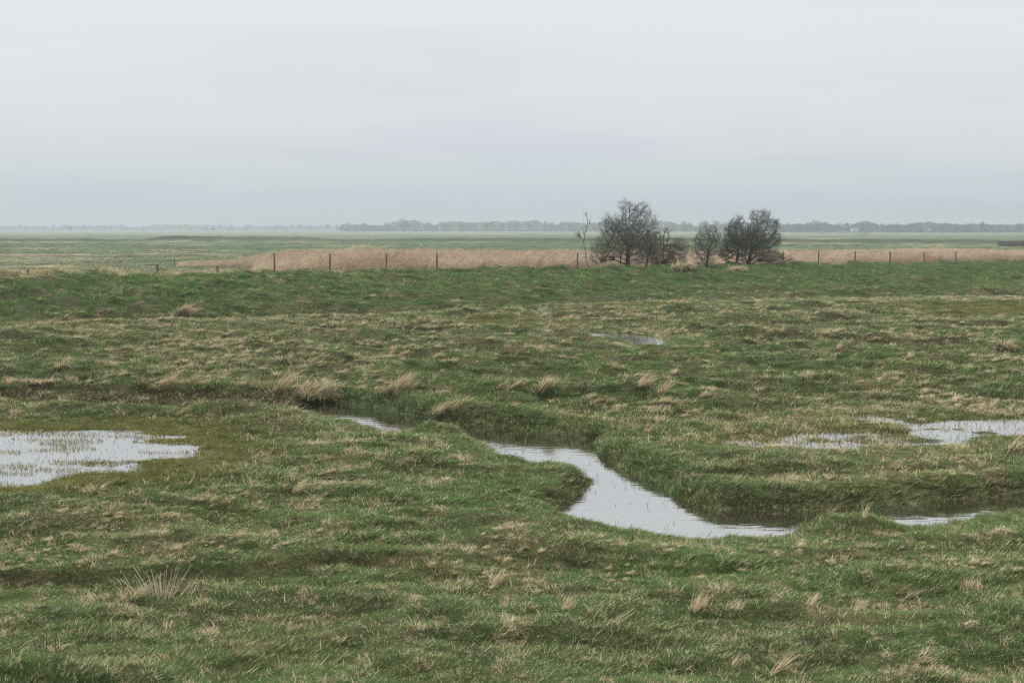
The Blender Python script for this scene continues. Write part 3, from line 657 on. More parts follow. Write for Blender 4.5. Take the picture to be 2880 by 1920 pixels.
def tussock(u, v, wpx, hpx, kind, label):
    x, y, z = spot(u, v)
    pm = y / F; W, H = wpx * pm, hpx * pm * (1.4 if kind in ('dome', 'lean') else 1.1)
    root = empty('grass_tussock', (x, y, z), label, 'grass tussock', 'tussocks standing out of the marsh turf')
    bw = max(.007, 1.15 * pm)
    if kind in ('dome', 'lean'):
        dome = kind == 'dome'; m = int(np.clip(W / .15, 4, 13)); parts, skirt = [], []
        for k in range(m):
            ox, oy = np.clip(RNG.normal(0, .2, 2), -.3, .3) * W; hk = H * RNG.uniform(.45, 1.1) * max(.3, 1 - .9 * abs(ox) / W)
            n = int(np.clip(W * H * 1500 / m, 16, 90)); b, a, r = disc(n, W * .12, W * .10); b[:, :2] += (ox, oy)
            dry0 = RNG.uniform(.15, .75); sw = RNG.uniform(-.9, .9)
            if dome: P = blades(b, np.where(RNG.random(n) < .5, RNG.normal(sw, .6, n), a + RNG.normal(0, .8, n)), .05 + .9 * r * RNG.random(n), RNG.uniform(.9, 2.2, n), hk * RNG.uniform(1.0, 2.1, n), bw * RNG.uniform(.7, 1.5, n), 5, .12)
            else: P = blades(b, RNG.normal(sw, .7, n), RNG.uniform(.05, .5, n), RNG.uniform(.2, 1.0, n), hk * RNG.uniform(.7, 1.6, n), bw * RNG.uniform(.7, 1.4, n), 4, .26)
            parts.append((*P, (dry0, 1.02), GREEN))
            n2 = int(n * 1.3); b2, a2, r2 = disc(n2, W * .22, W * .19); b2[:, :2] += (ox * 1.15, oy * 1.15)
            skirt.append((*blades(b2, a2, RNG.uniform(.2, .9, n2), RNG.uniform(.5, 1.4, n2), hk * RNG.uniform(.4, 1.0, n2), bw * RNG.uniform(.7, 1.3, n2), 3, .12), (.10, .35), (.085, .14, .05)))
        mk_blade_obj('dead_blades', parts, root); mk_blade_obj('green_skirt', skirt, root)
    elif kind == 'upright':
        n = int(np.clip(W * 220, 26, 80))
        b, a, r = disc(n, W * .36, W * .26)
        V = blades(b, RNG.normal(.2, 1.2, n), RNG.uniform(0, .3, n), RNG.uniform(.0, .8, n), H * RNG.uniform(.55, 1.1, n), np.full(n, bw * 1.25), 4, .12)
        b2, a2, r2 = disc(60, W * .5, W * .36)
        V2 = blades(b2, a2, RNG.uniform(.2, .9, 60), RNG.uniform(.5, 1.2, 60), H * RNG.uniform(.3, .5, 60), np.full(60, bw), 3)
        mk_blade_obj('dead_blades', [(*V, (.95, 1.3), GREEN)], root); mk_blade_obj('green_skirt', [(*V2, (.3, .5), GREEN)], root)
    elif kind == 'flat':
        n = int(np.clip(W * H * 3000, 90, 300))
        b, a, r = disc(n, W * .42, W * .3); b[:, 2] += .6 * H * (1 - r ** 2)
        V = blades(b, RNG.normal(.1, .9, n), RNG.uniform(.9, 1.45, n), RNG.uniform(-.1, .6, n), W * RNG.uniform(.22, .42, n), np.full(n, bw), 4)
        mk_blade_obj('dead_blades', [(*V, (.85, 1.1), (.09, .08, .04))], root)
    return root
TUSS = [
    (620, 908, 60, 46, 'lean', 'tall straw tussock leaning right, just left of the big domed one at the creek head'),
    (716, 917, 104, 40, 'dome', 'biggest domed tussock, brown at its foot, where the creek water begins'),
    (643, 838, 32, 22, 'dome', 'small combed-over straw dome alone in green turf above the leaning tussock'),
    (414, 837, 30, 14, 'dome', 'low pale straw cap alone in the turf, left of the combed-over dome'),
    (136, 848, 34, 20, 'dome', 'pale fluffy straw tuft nearest the left edge above the brown ditch bank'),
    (418, 724, 70, 19, 'lean', 'brown reddish tussock at the foot of the grassy bank on the left'),
    (436, 882, 36, 22, 'lean', 'pale tuft with feathery tips on the far lip of the brown ditch'),
    (372, 900, 40, 32, 'lean', 'thin feathery stalks over the brown ditch bank on the left'),
    (906, 900, 84, 34, 'lean', 'wide straw tussock on the far creek bank above the first open water'),
    (1030, 946, 90, 32, 'lean', 'tan tussock hanging over the far creek bank beside the narrow bend'),
    (1164, 896, 72, 24, 'lean', 'wind-combed straw tussock, left of a neighbouring pair in the green turf'),
    (1246, 898, 82, 24, 'lean', 'wind-combed straw tussock, right of a neighbouring pair in the green turf'),
    (1462, 898, 64, 27, 'lean', 'tall feathery straw tussock in the green turf right of the combed pair'),
    (1512, 912, 30, 24, 'lean', 'short tan tuft close right of the tall feathery tussock'),
    (1617, 912, 26, 16, 'dome', 'small round tan dome between the feathery tussock and the flooded strip'),
    (1738, 898, 24, 12, 'flat', 'flat straw wisp on smooth green turf above the flooded strip'),
    (1564, 622, 60, 15, 'dome', 'tan mound of dead grass under the hawthorns on the bank top'),
    (1690, 626, 46, 11, 'dome', 'pale straw mound in front of the right-hand hawthorns on the bank'),
    (2300, 803, 60, 18, 'dome', 'low tan cap on a dark turf step near the right edge'),
    (1928, 800, 18, 14, 'upright', 'small bright straw tuft standing alone in green turf beyond the flood'),
    (2322, 1040, 36, 32, 'lean', 'tall tan tuft at the right edge beside the flooded strip'),
    (1300, 1402, 40, 44, 'upright', 'bleached upright straw in the foreground, taller of two near the middle'),
    (1408, 1434, 40, 36, 'lean', 'orange-brown leaning straw, nearer of two by the middle foreground'),
    (1604, 1398, 66, 46, 'upright', 'broad upright straw tuft below the creek bend'),
    (1690, 1398, 54, 26, 'upright', 'low spiky straw tuft beside the broad upright one'),
    (1856, 1402, 36, 50, 'upright', 'dense golden upright tuft in the right foreground, tallest there'),
    (1970, 1402, 42, 40, 'upright', 'golden upright tuft next right of the tallest one'),
    (2076, 1376, 60, 34, 'lean', 'straw tuft spreading right at the edge of dark turf, right foreground'),
    (2226, 1352, 60, 36, 'upright', 'ragged cluster of orange straw in the far right foreground'),
    (2226, 1440, 56, 26, 'flat', 'flattened fan of pale straw near the lower right'),
    (1780, 1546, 50, 46, 'lean', 'bright blond tuft at the very bottom of the picture, right of centre'),
    (1688, 1530, 30, 42, 'upright', 'slim blond tuft left of the brightest bottom one'),
    (2100, 1522, 54, 28, 'dome', 'brown matted heap at the bottom right'),
    (1135, 1474, 50, 36, 'dome', 'brown and straw hump at the bottom centre'),
    (1180, 1252, 70, 22, 'dome', 'brown mound with pale grass top on the near side of the creek'),
    (1132, 1175, 34, 18, 'lean', 'bleached white tuft on the near creek meadow'),
    (906, 1296, 50, 28, 'upright', 'brown hollow tuft with arching straw, middle foreground'),
    (1135, 1340, 46, 44, 'upright', 'group of slim pale stalks in the middle foreground'),
    (680, 1136, 30, 36, 'upright', 'thin bleached stalks alone on the near meadow between pond and creek'),
    (1020, 1106, 44, 16, 'flat', 'pale dead mat on the near meadow left of the creek bend'),
    (2300, 1224, 66, 20, 'flat', 'brown matted straw below the creek at the right edge'),
    (1890, 1190, 44, 28, 'dome', 'straw tussock on the near creek lip at the right-hand narrows'),
    (1984, 1190, 20, 36, 'upright', 'thin pale spike on the creek lip right of the straw tussock'),
    (212, 1130, 60, 26, 'dome', 'brown-green hummock on the near shore of the left pond'),
    (545, 1508, 46, 36, 'lean', 'straw tuft in the lower left foreground, right of the dead stalks'),
    (130, 1500, 60, 30, 'dome', 'yellowish matted tuft in the lower left corner'),
    (305, 1380, 40, 36, 'lean', 'curled straw tuft just left of the dead stalks'),
]
for t_ in TUSS: tussock(*t_)
def tube(pts, rad, n=4):
    """one bent tapering stick"""
    P = np.array(pts, float); R = np.broadcast_to(np.array(rad, float), (len(P),))
    d = np.gradient(P, axis=0); d /= np.linalg.norm(d, axis=1)[:, None] + 1e-9
    ref = np.where(np.abs(d[:, 2:]) > .9, np.array([[1., 0, 0]]), np.array([[0, 0, 1.]]))
    s = np.cross(d, ref); s /= np.linalg.norm(s, axis=1)[:, None] + 1e-9; t = np.cross(s, d)
    a = np.arange(n) * 2 * math.pi / n
    V = (P[:, None] + R[:, None, None] * (s[:, None] * np.cos(a)[None, :, None] + t[:, None] * np.sin(a)[None, :, None])).reshape(-1, 3)
    i = np.arange(len(P) - 1)[:, None] * n; j = np.arange(n)[None]; j2 = (j + 1) % n
    return V, np.stack([i + j, i + j2, i + n + j2, i + n + j], -1).reshape(-1, 4)
def join(list_vq):
    Vs, Qs, o = [], [], 0
    for V, Q in list_vq: Vs.append(V); Qs.append(Q + o); o += len(V)
    return np.vstack(Vs), np.vstack(Qs)
M_STALK = plain_mat('pale_dead_stalk', (.34, .27, .20), (.64, .56, .45), 6); M_DARKSTALK = plain_mat('dark_dead_stalk', (.05, .04, .035), (.12, .10, .085), 6)
def stalk(base, az, tilt, L, r, bend=.2):
    p = [np.array(base, float)]
    for k in range(4):
        a = tilt + bend * k / 4
        p.append(p[-1] + L / 4 * np.array([math.sin(a) * math.cos(az), math.sin(a) * math.sin(az), math.cos(a)]))
    return tube(p, np.linspace(r, r * .35, 5), 4)
def stem_plant(name, u, v, n, H, spread, rad, mat, tilt, label, cat):
    x, y, z = spot(u, v); root = empty(name, (x, y, z - .02), label, cat)
    thick = []
    for _ in range(n):
        bx_, by_ = RNG.normal(0, spread), RNG.normal(0, spread * .5); thick.append(stalk((bx_, by_, 0), math.atan2(by_, bx_), abs(RNG.normal(.03, tilt * .4)) + tilt * 1.1 * math.hypot(bx_, by_) / (2 * spread), H * RNG.uniform(.3, 1.1), rad * RNG.uniform(.6, 1.3)))
    for V, Q in thick: link('stem', mk_mesh('stem', V, Q, [mat], None, True), root)
    return root
stem_plant('dead_stalk_plant', 372, 1372, 30, .46, .13, .007, M_STALK, .30, 'clump of dead upright stalks with bleached bases in the left foreground', 'dead plant')
stem_plant('thin_stemmed_weed', 100, 1500, 5, .62, .10, .004, M_DARKSTALK, .12, 'few thin dark stems rising in the lower left corner', 'dead weed')
stem_plant('thin_stemmed_weed', 1062, 1560, 4, .62, .10, .0045, M_DARKSTALK, .12, 'thin dark branching stem at the bottom edge left of centre', 'dead weed')
stem_plant('thin_stemmed_weed', 1850, 1484, 8, .42, .06, .006, M_DARKSTALK, .55, 'splayed grey dead stems in the lower right foreground', 'dead weed')
def water_stalks():
    """stalks and half-drowned grass in the water: nobody could count them"""
    parts = []
    def patch(poly, zw, n, hi, seed, lean=.5, thr=.0, dmax=-.05):
        P = np.array(poly); x = RNG.uniform(max(P[:, 0].min(), -16), min(P[:, 0].max(), 24), n); y = RNG.uniform(P[:, 1].min(), P[:, 1].max(), n)
        d = sdf_poly(x, y, P); k = (d < dmax) & (fbm(x / 1.1, y / .4, seed, 3) > thr * .9); x, y = x[k], y[k]; m = len(x)
        return blades(np.stack([x, y, np.full(m, zw - .02)], -1), RNG.normal(0, 1.5, m), RNG.uniform(0, lean, m), RNG.uniform(0, .9, m), hi * RNG.uniform(.3, 1., m), RNG.uniform(.006, .012, m), 3, .1)
    parts.append((*patch(POND, ZP, 46000, .10, 5, .7, .60), (.25, .5), (.06, .09, .03)))
    parts.append((*patch(POND, ZP, 5000, .08, 6, .7, .2), (.25, .5), (.06, .08, .03)))
    for p in FLOODS: parts.append((*patch(p, ZP, 500 if len(p) < 8 else 2200, .15, 7, .6, .45), (.35, .6), (.05, .05, .024)))
    parts.append((*patch(CREEK, ZW, 9000, .17, 8, .6, .64, -.08), (.12, .2), (.03, .034, .018)))
    parts.append((*patch(DITCH, ZD, 400, .22, 9, .4, .45), (.6, .8), (.08, .08, .03)))
    # sparse fringe growing from the creek's far edge
    o = mk_blade_obj('drowned_grass', parts, None); tag(o, 'thin drowned grass poking out of the pond, flood and creek', kind='stuff')
water_stalks()
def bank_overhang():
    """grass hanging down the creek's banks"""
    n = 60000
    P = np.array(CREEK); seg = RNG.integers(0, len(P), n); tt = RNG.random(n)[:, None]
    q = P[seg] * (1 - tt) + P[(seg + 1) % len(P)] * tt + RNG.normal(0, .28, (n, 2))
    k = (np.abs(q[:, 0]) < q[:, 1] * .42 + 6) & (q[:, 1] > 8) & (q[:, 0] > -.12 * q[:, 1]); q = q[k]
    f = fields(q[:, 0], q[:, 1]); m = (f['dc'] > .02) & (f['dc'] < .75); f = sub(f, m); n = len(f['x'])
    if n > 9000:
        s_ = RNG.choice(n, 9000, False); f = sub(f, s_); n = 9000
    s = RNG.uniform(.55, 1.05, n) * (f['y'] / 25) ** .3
    scatter_object('bank_grass', np.stack([f['x'], f['y'], f['z']], -1), rots(n, 1.2) + np.stack([0 * s, .25 + 0 * s, 0 * s], -1), np.stack([s, s, s * 1.15], -1), RNG.integers(5, 8, n), turf_src, {'col': grass_color(f) * 1.2, 'dry': np.clip(RNG.normal(.22, .15, n), 0, 1)}, 'longer grass hanging over the creek banks')  # long grass tinted lighter than the turf, to offset shading on the steep banks
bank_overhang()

# ------------------------------------------------------------------ fence posts along the bank's crown
def fence_post(u, v_base, hpx, label, lean=0., rad=.055, front=None, name='fence_post'):
    t = (u - CX) / F
    y = (crest_y(t) - .3) if front is None else front; x = t * y
    z = hz_at(x, y); pm = y / F
    ztop = CAMZ - (v_base - hpx - HORIZ) * pm
    H = max(ztop - z, .25) + .25
    k = 7; hs = np.linspace(-.25, H - .25, k)
    P = [(lean * max(h, 0) + random.uniform(-.008, .008), random.uniform(-.008, .008), h) for h in hs]
    V, Q = tube(P, [rad * random.uniform(.9, 1.1) for _ in hs], 7)
    n0 = len(V); top = np.array(P[-1]) + [random.uniform(-.02, .02), 0, .035]
    V = np.vstack([V, top[None]]); ring = np.arange(n0 - 7, n0)
    caps = np.array([[ring[i], ring[(i + 1) % 7], n0, n0] for i in range(7)])
    me = bpy.data.meshes.new(name); me.from_pydata(V.tolist(), [], Q.tolist() + [[a, b, c] for a, b, c, _ in caps.tolist()]); me.materials.append(M_POST)
    return tag(link(name, me, None, (x, y, z)), label, 'fence post', 'old wooden posts along the bank')
POSTS = [
    (65, 628, 10, 'stub of a rotted post at the far left of the bank top', 0), (362, 624, 15, 'short grassy post stub on the bank left of the reeds', 0), (500, 624, 13, 'low post stub on the bank top nearest the reed bed\'s left edge', 0),
    (631, 623, 41, 'tallest leftmost standing post in front of the reeds, loose wire tag at its top', 0), (758, 619, 37, 'second standing post from the left in front of the reeds', .02), (887, 620, 38, 'slightly leaning third standing post from the left before the reeds', .05),
    (1004, 622, 41, 'yellow lichened fourth standing post from the left before the reeds', -.01), (1112, 622, 13, 'broken post stump in grass before the reeds, left of two stumps', 0), (1224, 622, 9, 'lowest broken stump before the reeds, right of two stumps', 0),
    (1326, 617, 36, 'thin grey post just left of the bare sapling', .01), (1425, 614, 34, 'post half hidden behind the low boughs of the big hawthorn', 0), (1797, 608, 31, 'post under the drooping twigs right of the windswept hawthorn', .02),
    (1878, 604, 27, 'first clear post right of the hawthorns', .03), (1963, 604, 28, 'second clear post right of the hawthorns', .0), (2043, 604, 27, 'third clear post right of the hawthorns', .01), (2122, 604, 26, 'leaning post with a bent top among the right-hand reeds', -.05), (2194, 603, 25, 'fifth clear post right of the hawthorns, darkest', 0), (2330, 606, 9, 'post stub at the right edge of the bank', 0)]
for (u_, v_, h_, lb_, ln_) in POSTS: fence_post(u_, v_, h_, lb_, ln_, .06 if h_ > 20 else .075)
fence_post(402, 603, 9, 'lone small dark post out on the plain left of the reeds', 0, .07, 168)

# ------------------------------------------------------------------ hawthorns: space colonisation inside each crown's outline
def tubes_from_segments(A, B, ra, rb, n):
    d = B - A; d /= np.linalg.norm(d, axis=1)[:, None] + 1e-9
    ref = np.where(np.abs(d[:, 2:]) > .9, np.array([[1., 0, 0]]), np.array([[0, 0, 1.]]))
    s = np.cross(d, ref); s /= np.linalg.norm(s, axis=1)[:, None] + 1e-9; t = np.cross(s, d)
    a = np.arange(n) * 2 * math.pi / n; ca, sa = np.cos(a)[None, :, None], np.sin(a)[None, :, None]
    o = s[:, None] * ca + t[:, None] * sa
    V = np.concatenate([A[:, None] + o * ra[:, None, None], B[:, None] + o * rb[:, None, None]], 1).reshape(-1, 3)
    b = (np.arange(len(A)) * 2 * n)[:, None]; j = np.arange(n)[None]; j2 = (j + 1) % n
    return V, np.stack([b + j, b + j2, b + n + j2, b + n + j], -1).reshape(-1, 4)
def grow(roots, ells, natt, step, infl, kill, iters, wind, up=.12):
    """roots: list of polylines (trunks); ells: crown ellipsoids (cx,cy,cz,rx,ry,rz)"""
    att = []
    vol = np.array([e[3] * e[4] * e[5] for e in ells]); vol = vol ** .8 / (vol ** .8).sum()
    for e, w in zip(ells, vol):
        k = int(natt * w); q = RNG.normal(size=(k, 3)); q /= np.linalg.norm(q, axis=1)[:, None]
        q *= (RNG.random(k) ** .5)[:, None]
        att.append(np.array(e[:3]) + q * np.array(e[3:]))
    att = np.vstack(att); att = att[att[:, 2] > .12]
    P, par = [], []
    for rt in roots:
        for i, p in enumerate(rt):
            P.append(np.array(p, float)); par.append(-1 if i == 0 else len(P) - 2)
    nt_ = len(P); P = np.array(P); par = list(par)
    alive = np.ones(len(att), bool)
    for _ in range(iters):
        ai = np.nonzero(alive)[0]
        if not len(ai): break
        D = np.linalg.norm(att[ai][:, None] - P[None], axis=2)
        nn = D.argmin(1); dm = D[np.arange(len(ai)), nn]
        ok = dm < infl
        if not ok.any(): break
        new, np_ = [], []
        for k in np.unique(nn[ok]):
            v = att[ai[ok & (nn == k)]] - P[k]; v = (v / (np.linalg.norm(v, axis=1)[:, None] + 1e-9)).mean(0)
            pv = P[k] - P[par[k]] if par[k] >= 0 else np.zeros(3); v = v + pv / step * .55 + RNG.normal(0, .16, 3) + np.array([wind, 0, up]); v /= np.linalg.norm(v) + 1e-9
            new.append(P[k] + v * step); np_.append(k)
        P = np.vstack([P, new]); par += np_
        D2 = np.linalg.norm(att[ai][:, None] - np.array(new)[None], axis=2).min(1)
        alive[ai[D2 < kill]] = False
    return P, np.array(par), nt_
def make_tree(name, u, v, roots_m, ells_m, trunk_r, label, cat, natt=1500, twigs=5000, wind=.12, buds=1200, back=.8, twig_len=.36, infl=.8, tip_r=.006, up=.10, limbs=18, kill=.17):
    t = (u - CX) / F; y = crest_y(t) - back; x = t * y; z = hz_at(x, y)
    root = empty(name, (x, y, z - .05), label, cat, 'bare hawthorns on the bank')
    trunks = [np.array(r, float) for r in roots_m]
    rad0 = [np.linspace(trunk_r * (1 if i == 0 else (.62 if p[:, 2].max() > .55 * roots_m[0][-1][2] else .30)), trunk_r * (.62 if i == 0 else .10), len(p)) for i, p in enumerate(trunks)]
    vol = np.array([e[3] * e[5] for e in ells_m]); lim = []; twigs = int(twigs * 1.0)
    for k in range(limbs):
        e = ells_m[RNG.choice(len(ells_m), p=vol / vol.sum())]; d = RNG.normal(size=3); d[1] *= .9; d /= np.linalg.norm(d)
        tgt = np.array(e[:3]) + d * np.array(e[3:]) * RNG.uniform(.6, .98); tgt[2] = max(tgt[2], .25)
        ww = np.array([p[:, 2].max() ** 3 for p in trunks]); tr = trunks[RNG.choice(len(trunks), p=ww / ww.sum())]
        hgt = tr[:, 2].max(); f_ = np.clip(.25 + .75 * (tgt[2] / (2.2 * hgt)) + RNG.normal(0, .12), .22, 1) * (len(tr) - 1)
        i = int(min(f_, len(tr) - 2)); st = tr[i] + (tr[i + 1] - tr[i]) * (f_ - i)
        ln = np.linalg.norm(tgt - st); ctl = st + (tgt - st) * np.array([.55, .55, .30]) + np.array([0, 0, .10 * ln]) + RNG.normal(0, .08 * ln, 3)
        m = max(4, int(ln / .16)); q = np.linspace(0, 1, m)[:, None]
        p = st * (1 - q) ** 2 + 2 * ctl * q * (1 - q) + tgt * q ** 2 + np.cumsum(RNG.normal(0, .014, (m, 3)), 0) * (q > .05)
        lim.append(p)
    P, par, ntk = grow(trunks + lim, ells_m, natt, .13, infl, kill, 80, wind, up)
    n0 = sum(len(p) for p in trunks)
    n = len(P); cnt = np.zeros(n); kids = np.zeros(n, int); np.add.at(kids, par[par >= 0], 1)
    cnt[kids == 0] = 1
    for i in range(n - 1, -1, -1):
        if par[i] >= 0: cnt[par[i]] += cnt[i]
    r = np.minimum(tip_r * np.maximum(cnt, 1) ** .42, trunk_r * .42)
    r[:n0] = np.concatenate(rad0)
    idx = np.nonzero(par >= 0)[0]
    A, B, ra, rb = P[par[idx]], P[idx], r[par[idx]], r[idx]
    ra = np.where(idx < n0, ra * np.where(P[par[idx]][:, 2] < .05, 1.3, 1.), np.minimum(ra, rb * 1.25))
    big = idx < n0
    own = np.searchsorted(np.cumsum([len(p) for p in trunks]), idx, 'right'); own = np.where(own < len(trunks), own, 0)
    pn = 'stem' if cat == 'bush' else 'trunk'
    for k in range(len(trunks)):
        bk = big & (own == k)
        if pn == 'stem': bk &= (idx < n0)
        V, Q = tubes_from_segments(A[bk], B[bk], ra[bk], rb[bk], 8); link(pn, mk_mesh(pn, V, Q, [M_BARK], None, True), root)
    th = np.nonzero((r < .024) & (np.arange(n) >= n0) & (par >= 0))[0]
    hub = trunks[0][-1] * np.array([1, 1, .6])
    def twig_set(p0, d0, k, ln):
        out = p0 - hub; out /= np.linalg.norm(out, axis=1)[:, None] + 1e-9
        d1 = d0 * .7 + out * .45 + RNG.normal(0, .50, (k, 3)) + np.array([wind * 1.3, 0, .12]); d1 /= np.linalg.norm(d1, axis=1)[:, None]
        p1 = p0 + d1 * ln * .55; d2 = d1 + RNG.normal(0, .35, (k, 3)) + np.array([wind, 0, .1]); d2 /= np.linalg.norm(d2, axis=1)[:, None]
        return p1, p1 + d2 * ln * .5, d2
    pick = RNG.choice(th, twigs); p0 = P[pick]; d0 = p0 - P[par[pick]]; d0 /= np.linalg.norm(d0, axis=1)[:, None] + 1e-9
    p1, p2, d2 = twig_set(p0, d0, twigs, twig_len * RNG.uniform(.35, 1.3, twigs)[:, None])
    r0 = np.full(twigs, tip_r * .9)
    # long ragged shoots that break the outline
    hi = np.nonzero((kids == 0) & (np.arange(n) >= n0))[0]; m_ = max(4, len(hi) // 7); sh = RNG.choice(hi, m_)
    s0 = P[sh]; sdir = s0 - P[par[sh]]; sdir /= np.linalg.norm(sdir, axis=1)[:, None] + 1e-9
    s1, s2, _ = twig_set(s0, sdir, m_, RNG.uniform(.3, .75, m_)[:, None]); p0 = np.vstack([p0, s0]); p1 = np.vstack([p1, s1]); p2 = np.vstack([p2, s2]); r0 = np.concatenate([r0, np.full(m_, tip_r)])
    sm = ~big if cat != 'bush' else (idx >= n0)
    V, Q = join([tubes_from_segments(A[sm], B[sm], ra[sm], rb[sm], 4), tubes_from_segments(p0, p1, r0, r0 * .8, 3), tubes_from_segments(p1, p2, r0 * .8, r0 * .45, 3)])
    link('crown', mk_mesh('crown', V, Q, [M_TWIG]), root)
    if buds:
        k = RNG.integers(0, twigs, buds); c = p1[k] + (p2[k] - p1[k]) * RNG.random((buds, 1))
        a = RNG.normal(size=(buds, 3)); a /= np.linalg.norm(a, axis=1)[:, None]; b = np.cross(a, RNG.normal(size=(buds, 3))); b /= np.linalg.norm(b, axis=1)[:, None] + 1e-9
        h = RNG.uniform(.012, .026, (buds, 1)); V = np.stack([c - a * h, c + b * h * .6, c + a * h, c - b * h * .6], 1).reshape(-1, 3)
        link('foliage', mk_mesh('foliage', V, np.arange(buds * 4).reshape(-1, 4), [M_BUD]), root)
    return root
G = .00749     # metres per pixel of the close study crop at the trees' distance
def E(bx, by, cx, cz, rx, rz, ry=None):
    rx_, rz_ = rx * G, rz * G
    return ((cx - bx) * G, 0, (by - cz) * G, rx_, (ry * G if ry else rx_ * .85), rz_)
def R_(bx, by, pts): return [((px - bx) * G, dy * G, (by - pz) * G) for px, pz, dy in pts]
make_tree('hawthorn_tree', 1442, 612, [R_(625, 785, [(628, 795, 0), (626, 740, 0), (622, 690, 0), (624, 640, 5), (620, 585, 0)]), R_(625, 785, [(622, 740, 0), (575, 722, 12), (500, 690, 20), (420, 690, 25), (340, 720, 30)])],
    [E(625, 785, 600, 470, 270, 230), E(625, 785, 390, 560, 160, 110), E(625, 785, 610, 200, 90, 130), E(625, 785, 760, 230, 110, 130), E(625, 785, 450, 340, 110, 120), E(625, 785, 840, 360, 90, 140), E(625, 785, 350, 680, 130, 50), E(625, 785, 800, 560, 120, 110)], .22,
    'largest bare hawthorn with a wide round crown, leftmost of the row on the bank', 'tree', 4200, 12000, .08, 2600, limbs=34)
make_tree('hawthorn_tree', 1484, 616, [R_(785, 795, [(778, 800, 0), (788, 740, 0), (800, 680, 0), (806, 630, 0)])], [E(785, 795, 820, 590, 135, 150), E(785, 795, 850, 480, 110, 90), E(785, 795, 720, 690, 70, 60)], .075,
    'small slim thorn tree close right of the largest hawthorn', 'tree', 1000, 3000, .1, 600, limbs=12)
make_tree('thorn_bush', 1530, 612, [R_(1010, 775, [(1000, 780, 0), (990, 700, 0), (985, 620, 0), (982, 520, 0), (980, 430, 0), (985, 380, 0)]), R_(1010, 775, [(1040, 780, 20), (1060, 710, 10), (1080, 650, 0)]), R_(1010, 775, [(940, 780, 0), (920, 720, 10), (905, 660, 20)])],
    [E(1010, 775, 1040, 600, 190, 170), E(1010, 775, 1005, 350, 55, 40), E(1010, 775, 1150, 520, 90, 110), E(1010, 775, 920, 620, 80, 130)], .05, 'dense low thorn bush with one leafy shoot above it, between the trees', 'bush', 1800, 6000, .12, 1500, limbs=26)
make_tree('hawthorn_tree', 1621, 610, [R_(1425, 770, [(1420, 785, 0), (1430, 730, 0), (1442, 670, 0), (1448, 600, 0), (1440, 540, 0)])], [E(1425, 770, 1430, 480, 150, 180), E(1425, 770, 1340, 540, 90, 140), E(1425, 770, 1520, 470, 80, 150), E(1425, 770, 1400, 660, 130, 70)], .105,
    'open medium hawthorn standing alone in the middle of the row', 'tree', 1500, 3800, .06, 700, limbs=18)
make_tree('hawthorn_tree', 1692, 608, [R_(1755, 760, [(1755, 775, 0), (1757, 700, 0), (1765, 640, 0), (1768, 580, 0)])], [E(1755, 760, 1730, 520, 140, 190), E(1755, 760, 1770, 310, 50, 80), E(1755, 760, 1850, 460, 60, 130), E(1755, 760, 1690, 340, 45, 70), E(1755, 760, 1650, 640, 110, 80)], .13,
    'upright dense hawthorn touching the windswept one on its left', 'tree', 2400, 8000, .08, 1800, limbs=24)
make_tree('hawthorn_tree', 1720, 609, [R_(1885, 770, [(1890, 790, 0), (1885, 720, 0), (1890, 650, 0), (1905, 590, 0)]), R_(1885, 770, [(1860, 785, 10), (1862, 720, 15), (1850, 650, 25), (1850, 600, 30)]), R_(1885, 770, [(1888, 730, 0), (1965, 698, -15), (2040, 690, -20), (2110, 700, -20)])],
    [E(1885, 770, 1950, 500, 170, 210), E(1885, 770, 1930, 230, 60, 90), E(1885, 770, 2030, 250, 90, 110), E(1885, 770, 2140, 300, 80, 80), E(1885, 770, 2130, 460, 110, 100), E(1885, 770, 2090, 640, 160, 70), E(1885, 770, 1850, 640, 110, 80)], .17,
    'windswept hawthorn with twin trunks and crown combed right, last of the row', 'tree', 3600, 11000, .24, 3000, limbs=34)
make_tree('thorn_bush', 1798, 608, [R_(2215, 770, [(2225, 785, 0), (2230, 720, 0), (2240, 680, 0)])], [E(2215, 770, 2235, 680, 70, 60), E(2215, 770, 2150, 700, 60, 40)], .03, 'thin scrubby thorn by the post right of the windswept hawthorn', 'bush', 200, 420, .15, 160, limbs=6)
make_tree('bare_sapling', 1352, 616, [R_(250, 795, [(252, 810, 0), (245, 720, 0), (225, 640, 0), (215, 560, 0), (198, 490, 0), (205, 420, 0), (222, 350, 0), (238, 280, 0), (228, 220, 0), (224, 180, 0)]), R_(250, 795, [(196, 470, 0), (170, 430, 0), (155, 390, 0), (130, 360, 0), (105, 345, 0)]), R_(250, 795, [(207, 400, 0), (185, 360, 0), (170, 310, 0)]), R_(250, 795, [(225, 340, 0), (250, 300, 0)])],
    [E(250, 795, 215, 300, 45, 90), E(250, 795, 150, 400, 50, 60), E(250, 795, 200, 640, 50, 60)], .026, 'thin crooked bare sapling standing left of the largest hawthorn', 'tree', 40, 90, .05, 0, .8, .25, .5, .007, limbs=3)

